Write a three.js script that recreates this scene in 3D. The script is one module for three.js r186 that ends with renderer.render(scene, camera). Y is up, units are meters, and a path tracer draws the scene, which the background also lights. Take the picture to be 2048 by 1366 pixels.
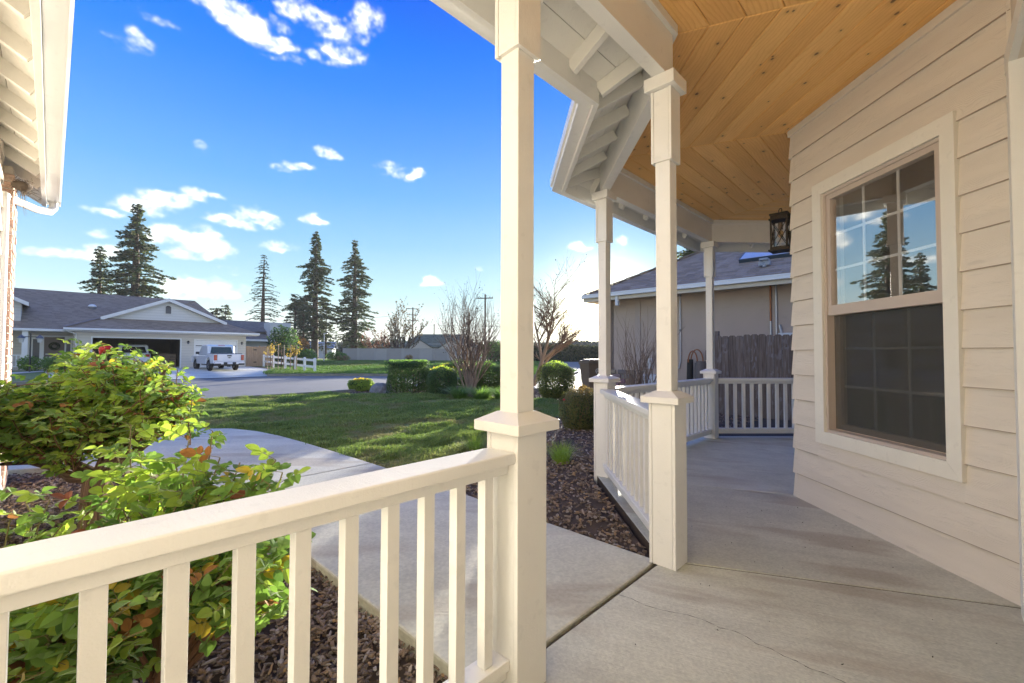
import * as THREE from 'three';
import { mergeGeometries } from 'three/addons/utils/BufferGeometryUtils.js';
import { RoundedBoxGeometry } from 'three/addons/geometries/RoundedBoxGeometry.js';

// ---------- camera ----------
const scene = new THREE.Scene();
const camera = new THREE.PerspectiveCamera(75.4, 2048 / 1366, 0.03, 6000);
const F = 883.6, EYE = 1.2;                       // focal length in photo pixels, eye height over the porch floor
camera.fov = 2 * Math.atan(683 / F) * 180 / Math.PI;
camera.position.set(0, EYE, 0);
camera.rotation.order = 'YXZ';
camera.rotation.set(0.02725, -0.02118, 0.00286);
camera.updateMatrixWorld(true);
const V3 = (x, y, z) => new THREE.Vector3(x, y, z);
const dirOf = (px, py) => V3((px - 1024) / F, -(py - 683) / F, -1).applyQuaternion(camera.quaternion);   // direction of a photo pixel
// ---------- renderer, exposure ----------
const renderer = new THREE.WebGLRenderer({ antialias: true });
renderer.toneMapping = THREE.LinearToneMapping;
renderer.toneMappingExposure = 4.6;
renderer.shadowMap.enabled = true;
const SKYGAIN = 3.2 / renderer.toneMappingExposure;
// ---------- small maths ----------
let seed = 12345;
function rnd() { seed = (seed + 0x6d2b79f5) | 0; let t = Math.imul(seed ^ (seed >>> 15), 1 | seed); t = (t + Math.imul(t ^ (t >>> 7), 61 | t)) ^ t; return ((t ^ (t >>> 14)) >>> 0) / 4294967296; }
const rr = (a, b) => a + (b - a) * rnd();
const gauss = () => (rnd() + rnd() + rnd() + rnd() - 2) * 0.87;
const clamp = (x, a = 0, b = 1) => Math.min(b, Math.max(a, x));
const sst = (a, b, x) => { const t = clamp((x - a) / (b - a)); return t * t * (3 - 2 * t); };
const lerp = (a, b, t) => a + (b - a) * t;
function hash2(x, y) { let h = Math.imul(x, 374761393) ^ Math.imul(y, 668265263); h = Math.imul(h ^ (h >>> 13), 1274126177); return ((h ^ (h >>> 16)) >>> 0) / 4294967296; }
function vnoise(x, y, px = 0, py = 0) {            // value noise, tiling with the periods px, py when given
  const x0 = Math.floor(x), y0 = Math.floor(y), fx = x - x0, fy = y - y0, u = fx * fx * (3 - 2 * fx), v = fy * fy * (3 - 2 * fy);
  const w = (i, p) => p ? ((i % p) + p) % p : i;
  const a = hash2(w(x0, px), w(y0, py)), b = hash2(w(x0 + 1, px), w(y0, py)), c = hash2(w(x0, px), w(y0 + 1, py)), d = hash2(w(x0 + 1, px), w(y0 + 1, py));
  return lerp(lerp(a, b, u), lerp(c, d, u), v);
}
function fbm(x, y, o = 4, px = 0, py = 0) { let s = 0, a = 0.5, n = 0; for (let i = 0; i < o; i++) { s += a * vnoise(x, y, px, py); n += a; x = x * 2 + 17; y = y * 2 + 31; px *= 2; py *= 2; a *= 0.5; } return s / n; }
// ---------- sun and sky ----------
const SUN = dirOf(1203, 640).normalize();
const sun = new THREE.DirectionalLight(new THREE.Color().setRGB(1, 0.93, 0.80), 5);
sun.position.copy(SUN).multiplyScalar(60);
sun.castShadow = true; sun.shadow.radius = 1.3; sun.shadow.mapSize.set(4096, 4096);
Object.assign(sun.shadow.camera, { left: -40, right: 40, top: 40, bottom: -40, near: 1, far: 200 });
scene.add(sun, sun.target);
{
  const W = 3072, H = 1536, data = new Float32Array(W * H * 4);
  // colour of the clear sky against elevation in degrees
  const T = [[-90, .42, .42, .36], [0, .46, .44, .36], [1.7, .38, .395, .345], [6.8, .20, .30, .335], [13.2, .108, .215, .33], [19.1, .056, .160, .33], [24.7, .030, .119, .325], [29.8, .011, .090, .325], [34.4, .002, .070, .32], [38.6, .001, .050, .315], [50, .001, .045, .29], [90, .001, .038, .24]];
  const clear = (e) => { let i = 1; while (i < T.length - 1 && T[i][0] < e) i++; const a = T[i - 1], b = T[i], t = clamp((e - a[0]) / (b[0] - a[0])); return [lerp(a[1], b[1], t), lerp(a[2], b[2], t), lerp(a[3], b[3], t)]; };
  // clouds: azimuth and elevation in degrees, half widths in degrees, density
  const azel = (d) => { d.normalize(); return [Math.atan2(d.x, -d.z) * 180 / Math.PI, Math.asin(d.y) * 180 / Math.PI]; };
  const seen = [[425, 8, 45, 16, .95], [470, 35, 42, 26, 1], [510, 66, 42, 26, 1], [560, 88, 40, 16, 1], [600, 22, 42, 24, .95], [650, 52, 44, 26, .9], [690, 62, 30, 20, .75], [735, 40, 28, 24, .8], [720, 62, 26, 20, .7], [690, 106, 44, 20, .85], [655, 120, 40, 10, .6], [575, 118, 40, 9, .4], [560, 50, 22, 18, .5],
    [262, 78, 26, 22, .75], [225, 68, 24, 8, .5], [292, 100, 22, 14, .6], [310, 35, 40, 14, .38], [143, 28, 14, 22, .6], [403, 297, 16, 10, .55],
    [560, 336, 22, 7, .75], [600, 333, 30, 8, .75], [650, 306, 20, 8, .8], [672, 318, 16, 6, .6], [770, 332, 26, 10, .7], [795, 345, 30, 9, .55], [832, 352, 16, 12, .95],
    [275, 410, 48, 17, 1], [330, 398, 50, 18, 1], [385, 388, 36, 14, .9], [215, 425, 34, 11, .8], [440, 397, 16, 9, .7], [460, 442, 44, 14, 1], [510, 432, 40, 16, 1], [540, 446, 28, 10, .8], [627, 441, 27, 11, 1],
    [335, 470, 42, 22, 1], [395, 482, 48, 24, 1], [430, 500, 42, 15, 1], [380, 506, 60, 10, .8], [200, 470, 24, 10, .75], [557, 494, 34, 8, .8], [75, 508, 40, 9, .75], [140, 510, 50, 11, 1], [205, 505, 40, 12, .9],
    [360, 572, 48, 18, 1], [420, 580, 48, 18, 1], [450, 590, 36, 12, .85], [345, 592, 40, 10, .7], [490, 580, 26, 7, .35], [865, 560, 16, 8, 1], [866, 566, 22, 7, 1], [1160, 495, 22, 9, .95], [1247, 486, 13, 9, .6], [1232, 503, 26, 8, .35], [975, 534, 24, 6, .35], [930, 372, 14, 4, .25], [1225, 522, 26, 8, .3], [470, 540, 40, 8, .25]];
  const clouds = seen.map(([x, y, rx, ry, k]) => { const [a, e] = azel(dirOf(x, y)), [a2] = azel(dirOf(x + rx * 1.22, y)), [, e2] = azel(dirOf(x, y - ry * 1.25)); return [a, e, a2 - a, e2 - e, k]; });
  for (let i = 0; i < 190; i++) {                   // larger, denser white clouds added out of view to raise the fill light
    const a = rr(62, 298), e = 4 + 66 * rnd() ** 1.25, s = rr(1.6, 4.2);
    for (let j = 0; j < 5; j++) clouds.push([((a + gauss() * s * 2.2 + 180) % 360) - 180, e + gauss() * s * .5, s * rr(1.2, 2.4), s * rr(.45, .8), rr(.5, 1)]);
  }
  const bins = Array.from({ length: 72 }, () => []);
  for (const c of clouds) for (let b = 0; b < 72; b++) { let dd = Math.abs(((b * 5 + 2.5 - 180 - c[0] + 540) % 360) - 180); if (dd < c[2] * 1.9 + 6) bins[b].push(c); }
  for (let row = 0; row < H; row++) {
    const el = ((row + .5) / H - .5) * 180, ce = Math.cos(el * Math.PI / 180), se = Math.sin(el * Math.PI / 180), base = clear(el);
    for (let col = 0; col < W; col++) {
      const th = ((col + .5) / W - .5) * 2 * Math.PI, x = Math.cos(th) * ce, z = Math.sin(th) * ce;
      let [r, g, b] = base;
      if (el > -3) {
        const az = Math.atan2(x, -z) * 180 / Math.PI;
        let m = 0, n0 = .5;
        const bin = bins[Math.min(71, Math.floor((az + 180) / 5))];
        if (bin.length) {
          let wx = 0, wy = 0, got = false, n = 0;
          for (const c of bin) {
            let da = az - c[0]; if (da > 180) da -= 360; if (da < -180) da += 360;
            if (Math.abs(da) > c[2] * 1.8 || Math.abs(el - c[1]) > c[3] * 1.8) continue;
            if (!got) { got = true; wx = (fbm(az * .55 + 5, el * .8, 3) - .5) * 1.6; wy = (fbm(az * .55 + 50, el * .8 + 9, 3) - .5) * 1.1; n = fbm(az * .9 + 11, el * 1.5 + 3, 5) * .75 + fbm(az * 3.2, el * 4.5, 3) * .25; n0 = fbm(az * 1.3 + 31, el * 2.1 + 7, 4); }
            const q = ((da + wx) / c[2]) ** 2 + ((el - c[1] + wy) / (c[3] * (el > c[1] ? 1.05 : .9))) ** 2;
            m = Math.max(m, clamp(1.32 - q) * c[4] * .72 + (n - .5) * 1.25 * sst(1.7, .5, q));
          }
        }
        const cl = sst(.02, 1.0, m) ** 1.7 * .97;
        if (cl > 0) { const w = lerp(.50, .66, sst(.4, 1.1, m + (n0 - .5) * .8)); r = lerp(r, w, cl); g = lerp(g, w * 1.005, cl); b = lerp(b, Math.max(b * .9, w * .93), cl); }
        const ang = Math.acos(clamp(x * SUN.x + se * SUN.y + z * SUN.z, -1, 1)) * 180 / Math.PI, glow = 11 * Math.exp(-ang / 1.8) + .10 * Math.exp(-ang / 12);
        r += glow; g += glow * .86; b += glow * .5;
      }
      const o = (row * W + col) * 4; data[o] = r * SKYGAIN; data[o + 1] = g * SKYGAIN; data[o + 2] = b * SKYGAIN; data[o + 3] = 1;
    }
  }
  const sky = new THREE.DataTexture(data, W, H, THREE.RGBAFormat, THREE.FloatType);
  sky.mapping = THREE.EquirectangularReflectionMapping; sky.magFilter = THREE.LinearFilter; sky.minFilter = THREE.LinearFilter; sky.needsUpdate = true;
  scene.background = sky; scene.environment = sky;
  scene.fog = new THREE.FogExp2(new THREE.Color().setRGB(.92, .93, .95), .0003);
}
// ---------- helpers ----------
const S2 = Math.SQRT1_2, Q = Math.PI / 4;
const UV = (u, v, y = 0) => V3((u - v) * S2, y, -(u + v) * S2);       // the plots and the street lie at 45 degrees: u along the street, v towards it
const inUV = (x, z) => [(x - z) * S2, -(x + z) * S2];
const taken = new Map();
function numbered(n) { const k = taken.get(n) ?? 0; taken.set(n, k + 1); return k ? n + '_' + String(k).padStart(3, '0') : n; }
function tag(o, label, category, group, kind) { o.userData.label = label; if (category) o.userData.category = category; if (group) o.userData.group = group; if (kind) o.userData.kind = kind; return o; }
function thing(name, label, category, pos = V3(0, 0, 0), turn = 0, group) { const o = new THREE.Group(); o.name = numbered(name); o.position.copy(pos); o.rotation.y = turn; scene.add(o); return tag(o, label, category, group); }
function clean(g) { let h = g.index ? g.toNonIndexed() : g; for (const k of Object.keys(h.attributes)) if (!['position', 'normal', 'uv', 'color'].includes(k)) h.deleteAttribute(k); if (!h.attributes.normal) h.computeVertexNormals(); if (!h.attributes.uv) muv(h); return h; }
const join = (list) => Array.isArray(list) ? (list.length === 1 ? list[0] : mergeGeometries(list.map(clean), false)) : list;
function part(name, geo, mat, parent, label) { const m = new THREE.Mesh(join(geo), mat); m.name = parent ? name : numbered(name); m.castShadow = m.receiveShadow = true; (parent || scene).add(m); if (label) m.userData.label = label; return m; }
function sub(name, parent) { const o = new THREE.Group(); o.name = name; parent.add(o); return o; }
function struct(name, geo, mat) { const m = part(name, geo, mat); m.userData.kind = 'structure'; return m; }
function copy(o, pos, turn, label) { const c = o.clone(); c.name = numbered(o.name.replace(/_\d{3}$/, '')); scene.add(c); c.position.copy(pos); c.rotation.y = turn; c.userData = { ...o.userData }; if (label) c.userData.label = label; return c; }
// uv in metres from position, by the direction the face looks
function muv(g, s = 1, ox = 0, oy = 0) {
  const p = g.attributes.position, n = g.attributes.normal, uv = new Float32Array(p.count * 2);
  for (let i = 0; i < p.count; i++) { const t = i - i % 3; let ax = 0, ay = 0, az = 0; if (g.index) { ax = Math.abs(n.getX(i)); ay = Math.abs(n.getY(i)); az = Math.abs(n.getZ(i)); } else for (let k = 0; k < 3; k++) { ax += Math.abs(n.getX(t + k)); ay += Math.abs(n.getY(t + k)); az += Math.abs(n.getZ(t + k)); }
    const x = p.getX(i), y = p.getY(i), z = p.getZ(i); let a, b; if (ay >= ax && ay >= az) { a = x; b = z; } else if (ax >= az) { a = z; b = y; } else { a = x; b = y; }
    uv[2 * i] = a * s + ox; uv[2 * i + 1] = b * s + oy; }
  g.setAttribute('uv', new THREE.BufferAttribute(uv, 2)); return g;
}
function box(w, h, d, x = 0, y = 0, z = 0, o = {}) {
  let g = o.r ? new RoundedBoxGeometry(w, h, d, o.seg || 1, Math.min(o.r, w * .49, h * .49, d * .49)) : new THREE.BoxGeometry(w, h, d);
  g = g.index ? g.toNonIndexed() : g; muv(g, 1, o.ox || 0, o.oy || 0);
  if (o.rx) g.rotateX(o.rx); if (o.rz) g.rotateZ(o.rz); if (o.ry) g.rotateY(o.ry);
  g.translate(x, y, z); return g;
}
const bx = (x0, x1, y0, y1, z0, z1, o) => box(x1 - x0, y1 - y0, z1 - z0, (x0 + x1) / 2, (y0 + y1) / 2, (z0 + z1) / 2, o);
const cyl = (r0, r1, h, x = 0, y = 0, z = 0, n = 12, o = {}) => { const g = new THREE.CylinderGeometry(r1, r0, h, n, 1, !!o.open); if (o.rx) g.rotateX(o.rx); if (o.rz) g.rotateZ(o.rz); if (o.ry) g.rotateY(o.ry); return g.translate(x, y, z); };
const sph = (r, x, y, z, n = 10, sy = 1) => new THREE.SphereGeometry(r, n, Math.max(4, n * .7 | 0)).scale(1, sy, 1).translate(x, y, z);
function triGeo(pos, uv) { const g = new THREE.BufferGeometry(); g.setAttribute('position', new THREE.Float32BufferAttribute(pos, 3)); if (uv) g.setAttribute('uv', new THREE.Float32BufferAttribute(uv, 2)); g.computeVertexNormals(); if (!uv) muv(g); return g; }
// a box with any eight corners: bottom a b c d (anticlockwise from above), top e f g h
function hexa(a, b, c, d, e, f, g, h) { const P = [], q = (i, j, k, l) => P.push(...i.toArray(), ...j.toArray(), ...k.toArray(), ...i.toArray(), ...k.toArray(), ...l.toArray()); q(d, c, b, a); q(e, f, g, h); q(a, b, f, e); q(b, c, g, f); q(c, d, h, g); q(d, a, e, h); return triGeo(P); }
function bar(a, b, w, h, o = {}) {                 // a square bar from a to b, h upright
  const d = b.clone().sub(a), L = d.length(), g = o.r ? new RoundedBoxGeometry(w, h, L, 1, o.r) : new THREE.BoxGeometry(w, h, L), m = new THREE.Matrix4().lookAt(b, a, V3(0, 1, 0));
  let k = g.index ? g.toNonIndexed() : g; muv(k, 1, o.ox || 0, o.oy || 0); return k.applyMatrix4(m).translate((a.x + b.x) / 2, (a.y + b.y) / 2, (a.z + b.z) / 2);
}
const area2 = (p) => p.reduce((s, [x, y], i) => { const [a, b] = p[(i + 1) % p.length]; return s + x * b - a * y; }, 0);
function inset(poly, t) {                          // convex polygon [[x, z]] moved inwards by t
  if (!t) return poly; const sg = area2(poly) > 0 ? 1 : -1, n = poly.length, out = [];
  const ln = poly.map(([x, y], i) => { const [a, b] = poly[(i + 1) % n], l = Math.hypot(a - x, b - y), nx = -(b - y) / l * sg, ny = (a - x) / l * sg; return [nx, ny, nx * x + ny * y + t]; });
  for (let i = 0; i < n; i++) { const [a, b, c] = ln[(i + n - 1) % n], [d, e, f] = ln[i], D = a * e - b * d; if (Math.abs(D) < 1e-6) { out.push([poly[i][0] + d * t, poly[i][1] + e * t]); continue; } out.push([(c * e - b * f) / D, (a * f - c * d) / D]); }
  return out;
}
function prism(poly, y0, y1, ct = 0, cb = 0, uvf) { // upright prism over a convex polygon, top and bottom edges chamfered
  let p = area2(poly) < 0 ? poly : [...poly].reverse(); // seen from above: negative area in x, z is anticlockwise
  const rings = []; if (cb) rings.push([inset(p, cb), y0], [p, y0 + cb]); else rings.push([p, y0]); if (ct) rings.push([p, y1 - ct], [inset(p, ct), y1]); else rings.push([p, y1]);
  const P = [], n = p.length, v = (r, i) => [r[0][i % n][0], r[1], r[0][i % n][1]];
  for (let k = 0; k + 1 < rings.length; k++) for (let i = 0; i < n; i++) { const a = v(rings[k], i), b = v(rings[k], i + 1), c = v(rings[k + 1], i + 1), d = v(rings[k + 1], i); P.push(...a, ...b, ...c, ...a, ...c, ...d); }
  const top = rings[rings.length - 1], bot = rings[0];
  for (let i = 1; i + 1 < n; i++) { P.push(...v(top, 0), ...v(top, i), ...v(top, i + 1)); P.push(...v(bot, 0), ...v(bot, i + 1), ...v(bot, i)); }
  const g = triGeo(P); if (uvf) { const q = g.attributes.position, uv = new Float32Array(q.count * 2); for (let i = 0; i < q.count; i++) { const r = uvf(q.getX(i), q.getY(i), q.getZ(i)); uv[2 * i] = r[0]; uv[2 * i + 1] = r[1]; } g.setAttribute('uv', new THREE.BufferAttribute(uv, 2)); }
  return g;
}
function clip(poly, nx, ny, c) { const out = []; for (let i = 0; i < poly.length; i++) { const a = poly[i], b = poly[(i + 1) % poly.length], da = nx * a[0] + ny * a[1] - c, db = nx * b[0] + ny * b[1] - c; if (da >= 0) out.push(a); if (da * db < 0) { const t = da / (da - db); out.push([a[0] + (b[0] - a[0]) * t, a[1] + (b[1] - a[1]) * t]); } } return out; }
function slab(pts, y0, y1, o = {}) {               // upright slab over any polygon [[x, z]], holes allowed
  const s = new THREE.Shape(pts.map(([x, z]) => new THREE.Vector2(x, -z))); for (const h of o.holes || []) s.holes.push(new THREE.Path(h.map(([x, z]) => new THREE.Vector2(x, -z))));
  const b = o.bevel || 0, g = new THREE.ExtrudeGeometry(s, { depth: y1 - y0 - (b ? b : 0), bevelEnabled: !!b, bevelSize: b, bevelThickness: b, bevelOffset: -b, bevelSegments: 2, curveSegments: 8 });
  g.rotateX(-Math.PI / 2).translate(0, y0, 0); return muv(g);
}
function sheet(pts, y, step = 0) { const s = new THREE.Shape(pts.map(([x, z]) => new THREE.Vector2(x, -z))); const g = new THREE.ShapeGeometry(s).toNonIndexed(); g.rotateX(-Math.PI / 2).translate(0, y, 0); return muv(g); }
const uvp = (list) => list.map(([u, v]) => { const p = UV(u, v); return [p.x, p.z]; });
function limb(pts, rad, n = 6, cap = true) {       // a tapered tube through points
  const P = [], m = pts.length, rings = []; let up = V3(0.3, 0.2, 1).normalize();
  for (let i = 0; i < m; i++) { const t = pts[Math.min(i + 1, m - 1)].clone().sub(pts[Math.max(i - 1, 0)]).normalize(); if (Math.abs(t.dot(up)) > .95) up = V3(1, .1, .2).normalize(); const a = V3().crossVectors(t, up).normalize(), b = V3().crossVectors(t, a); const r = typeof rad === 'number' ? rad : rad[i]; rings.push(Array.from({ length: n }, (_, k) => { const w = k / n * 2 * Math.PI; return pts[i].clone().addScaledVector(a, Math.cos(w) * r).addScaledVector(b, Math.sin(w) * r); })); }
  const uv = []; let L = 0;
  for (let i = 0; i + 1 < m; i++) { const l = pts[i].distanceTo(pts[i + 1]); for (let k = 0; k < n; k++) { const a = rings[i][k], b = rings[i][(k + 1) % n], c = rings[i + 1][(k + 1) % n], d = rings[i + 1][k]; for (const q of [a, b, c, a, c, d]) P.push(q.x, q.y, q.z); const u0 = k / n, u1 = (k + 1) / n; uv.push(u0, L, u1, L, u1, L + l, u0, L, u1, L + l, u0, L + l); } L += l; }
  if (cap) for (let k = 1; k + 1 < n; k++) { const r = rings[m - 1]; for (const q of [r[0], r[k], r[k + 1]]) P.push(q.x, q.y, q.z); uv.push(0, 0, 0, 0, 0, 0); }
  const g = triGeo(P, uv);
  // smooth the normals round the tube
  const p = g.attributes.position, nn = g.attributes.normal; let o = 0;
  for (let i = 0; i + 1 < m; i++) { const t0 = pts[i], t1 = pts[i + 1]; for (let k = 0; k < n; k++) for (let j = 0; j < 6; j++, o++) { const q = V3(p.getX(o), p.getY(o), p.getZ(o)), c = (j === 2 || j === 4 || j === 5) ? t1 : t0; q.sub(c).normalize(); if (q.lengthSq() > .5) nn.setXYZ(o, q.x, q.y, q.z); } }
  return g;
}
function pt(px, py, depth) { const d = dirOf(px, py); return V3(0, EYE, 0).addScaledVector(d, depth / -d.z); }     // the point `depth` metres north of the camera in that direction
function tone(g, f) { const p = g.attributes.position, c = new Float32Array(p.count * 3); for (let i = 0; i < p.count; i++) { const q = f(i); c[3 * i] = q[0]; c[3 * i + 1] = q[1]; c[3 * i + 2] = q[2]; } g.setAttribute('color', new THREE.BufferAttribute(c, 3)); return g; }
// ---------- textures ----------
function tex(w, h, f, srgb = false) {
  const d = new Uint8Array(w * h * 4); for (let y = 0; y < h; y++) for (let x = 0; x < w; x++) { const c = f(x, y), o = (y * w + x) * 4; for (let k = 0; k < 3; k++) { const q = clamp(Array.isArray(c) ? c[k] : c); d[o + k] = 255 * (srgb ? (q <= .0031308 ? 12.92 * q : 1.055 * q ** (1 / 2.4) - .055) : q) + .5; } d[o + 3] = 255; }
  const t = new THREE.DataTexture(d, w, h); t.wrapS = t.wrapT = THREE.RepeatWrapping; t.magFilter = THREE.LinearFilter; t.minFilter = THREE.LinearFilter; if (srgb) t.colorSpace = THREE.SRGBColorSpace; t.needsUpdate = true; return t;
}
const rep = (t, a, b = a) => { const c = t.clone(); c.repeat.set(1 / a, 1 / b); c.needsUpdate = true; return c; };   // one tile covers a by b metres
const std = (r, g, b, rough = .8, o = {}) => new THREE.MeshStandardMaterial({ color: new THREE.Color().setRGB(r, g, b), roughness: rough, ...o });
const phy = (r, g, b, rough = .8, o = {}) => new THREE.MeshPhysicalMaterial({ color: new THREE.Color().setRGB(r, g, b), roughness: rough, ...o });
const mix3 = (a, b, t) => [lerp(a[0], b[0], t), lerp(a[1], b[1], t), lerp(a[2], b[2], t)];

const paintBump = tex(512, 512, (x, y) => .5 + .35 * (fbm(x / 10, y / 42, 3, 51, 12) - .5) + .3 * (fbm(x / 3, y / 3, 2, 170, 170) - .5));
const patchy = tex(512, 512, (x, y) => { const n = fbm(x / 64, y / 64, 5, 8, 8), s = .95 + .07 * (n - .5) - .05 * sst(.70, .8, fbm(x / 20 + 3, y / 20, 4, 26, 26)); return [s, s * .998, s * .992]; });
const M = {};
M.white = std(.83, .815, .77, .32, { map: rep(patchy, 1.1), bumpMap: rep(paintBump, .5), bumpScale: .0014 });       // painted woodwork
M.soffit = std(.84, .82, .76, .6, { map: rep(patchy, .9), bumpMap: rep(paintBump, .4), bumpScale: .0016 });
M.metalWhite = std(.84, .83, .80, .28, { map: rep(patchy, 1.7) });
M.trim = std(.83, .79, .70, .5, { map: rep(patchy, .8), bumpMap: rep(paintBump, .45), bumpScale: .0012 });
M.gap = std(.035, .03, .025, .95);
M.dark = std(.02, .02, .02, .6);
// lap siding with an embossed wood grain
const grainBump = tex(2048, 1024, (x, y) => {
  const X = x / 2048, Y = y / 1024, row = Math.floor(Y * 4), v = Y * 4 - row, k = hash2(row, 77);
  const cx = fbm(X * 5 + row * 13, v * .6, 3, 5, 0), arch = (v - .5 - .5 * (k - .5)) ** 2 * 6 * k, w = v * 24 + arch * 9 + cx * 13 + fbm(X * 22, v * 7 + row * 9, 3, 22, 0) * 2.2;
  const f = w - Math.floor(w), line = sst(.0, .18, f) * sst(1, .6, f), deep = sst(.25, .6, fbm(X * 9 + row * 5, v * 5, 3, 9, 0));
  return .55 + (line - .6) * .5 * deep + .12 * (fbm(x / 5, y / 2.5, 2) - .5);
});
const grainMap = rep(grainBump, 1.6, .84);
const sidePatch = tex(512, 512, (x, y) => { const n = fbm(x / 80, y / 18, 4, 6, 28), d = sst(.7, .86, fbm(x / 30 + 40, y / 9, 4, 17, 56)); const s = .95 + .1 * (n - .5) - .09 * d; return [s, s * .99, s * .975]; });
M.siding = std(.76, .69, .60, .62, { map: rep(sidePatch, 2.3, 1.1), bumpMap: grainMap, bumpScale: .0022 });
// knotty pine boards: eight rows per tile, 2.4 m long
const PL = 2.4, PW = .178;
const knots = []; for (let r = 0; r < 8; r++) { const n = 3 + (hash2(r, 3) * 4 | 0); for (let i = 0; i < n; i++) knots.push([r, hash2(r * 9 + i, 1), .1 + .8 * hash2(r * 9 + i, 2), (.35 + hash2(r * 9 + i, 4) ** 2 * .8)]); }
const pine = tex(2048, 1024, (x, y) => {
  const X = x / 2048, Y = y / 1024, row = Math.floor(Y * 8), v = Y * 8 - row; let dv = 0, kn = 0, halo = 0;
  for (const [r, kx, ky, ks] of knots) { if (r !== row) continue; let dx = (X - kx); if (dx > .5) dx--; if (dx < -.5) dx++; dx *= PL; const dy = (v - ky) * PW, q = Math.hypot(dx / 1.5, dy) / (.0095 * ks); if (q < 9) { dv += (dy / PW) * 1.5 * Math.exp(-q * .7) / ks; halo = Math.max(halo, Math.exp(-q * q * .16)); if (q < 1.25) kn = Math.max(kn, 1 - sst(.75, 1.25, q + (fbm(x / 4, y / 4, 2) - .5) * .5)); } }
  const h = hash2(row, 9), k = hash2(row, 21) - .5, vv = v + dv, w = (vv * 7 + k * 9 * (vv - .5) ** 2 + fbm(X * 6 + row * 31, vv * .9, 3, 6, 0) * 3.4 + fbm(X * 40, vv * 6, 2, 40, 0) * .35);
  const f = w - Math.floor(w), late = sst(.45, .95, f) * sst(1, .96, f), fine = fbm(X * 90, v * 60 + row * 7, 2, 90, 0);
  let c = mix3([.94, .565, .205], [.74, .355, .085], late * .34 + (fine - .5) * .3 + .2 + (h - .5) * .36); c = mix3(c, [.56, .28, .085], (fbm(X * 4 + row * 7, v * 1.2, 3, 4, 0) - .5) * .9 * .7 + .06);
  c = mix3(c, [.45, .19, .055], halo * .45); c = mix3(c, [.13, .055, .025], kn * .85); return c;
}, true);
M.pine = std(1, 1, 1, .36, { map: pine });
// brushed concrete
const concrete = tex(2048, 2048, (x, y) => {
  const X = x / 2048, Y = y / 2048, big = fbm(X * 4, Y * 4, 5, 4, 4), streak = fbm(X * 3 + 7, Y * 34, 4, 3, 34), mid = fbm(X * 24, Y * 24, 4, 24, 24), fine = fbm(X * 400, Y * 400, 2, 400, 400);
  let s = .56 + .25 * (big - .5) + .13 * (streak - .5) + .12 * (mid - .5) + .17 * (fine - .5); let c = [s, s * .98, s * .81];
  c = mix3(c, [.30, .225, .155], sst(.56, .78, fbm(X * 5 + 20, Y * 23 + 3, 5, 5, 23)) * .45);
  c = mix3(c, [.56, .55, .52], sst(.62, .86, fbm(X * 6 + 40, Y * 6 + 9, 5, 6, 6)) * .4); return c;
}, true);
const concreteBump = tex(1024, 1024, (x, y) => .5 + .4 * (fbm(x / 90, y / 4, 3, 11, 256) - .5) + .35 * (fbm(x / 3, y / 3, 2, 341, 341) - .5));
M.concrete = std(1, 1, 1, .62, { map: rep(concrete, 3.7), bumpMap: rep(concreteBump, 1.3), bumpScale: .003 });
M.walk = std(1, .99, .96, .66, { map: rep(concrete, 5.3), bumpMap: rep(concreteBump, 1.3), bumpScale: .003 });
M.drive = std(1.15, 1.15, 1.15, .7, { map: rep(concrete, 9) });
M.joint = std(.06, .038, .021, .97);
M.lap = std(.40, .32, .25, .9);  // brown of the painted shadow lines under the siding laps
// asphalt
M.asphalt = std(1, 1, 1, .82, { map: rep(tex(1024, 1024, (x, y) => { const s = .165 + .05 * (fbm(x / 128, y / 128, 5, 8, 8) - .5) + .05 * (fbm(x / 40, y / 9, 4, 26, 114) - .5) + .04 * (fbm(x / 2, y / 2, 2, 512, 512) - .5); return [s, s * .985, s * .97]; }, true), 7) });
// roof shingles
const shingle = (a, b) => tex(1024, 1024, (x, y) => { const row = Math.floor(y / 32), t = Math.floor((x + (row % 2) * 37 + hash2(row, 5) * 40) / (56 + 16 * hash2(row, 2))), k = hash2(row, t + 400), e = (y % 32) < 4 ? .55 : 1; const n = fbm(x / 3, y / 3, 2) - .5; return mix3(a, b, k * .8 + .2 * fbm(x / 90, y / 90, 3, 11, 11)).map((q) => q * (e + n * .25)); }, true);
const shA = shingle([.175, .13, .09], [.26, .205, .15]);
M.shingle = std(1.35, 1.35, 1.3, .93, { map: rep(shA, 4.4) });
M.shingleNear = std(1, 1, 1, .93, { map: rep(shingle([.235, .185, .14], [.37, .305, .25]), 4.4) });
M.shingleGrey = std(.8, .95, 1.15, .93, { map: rep(shA, 4.4) });
M.shingleGreen = std(.62, .95, .9, .93, { map: rep(shA, 4.4) });
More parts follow.
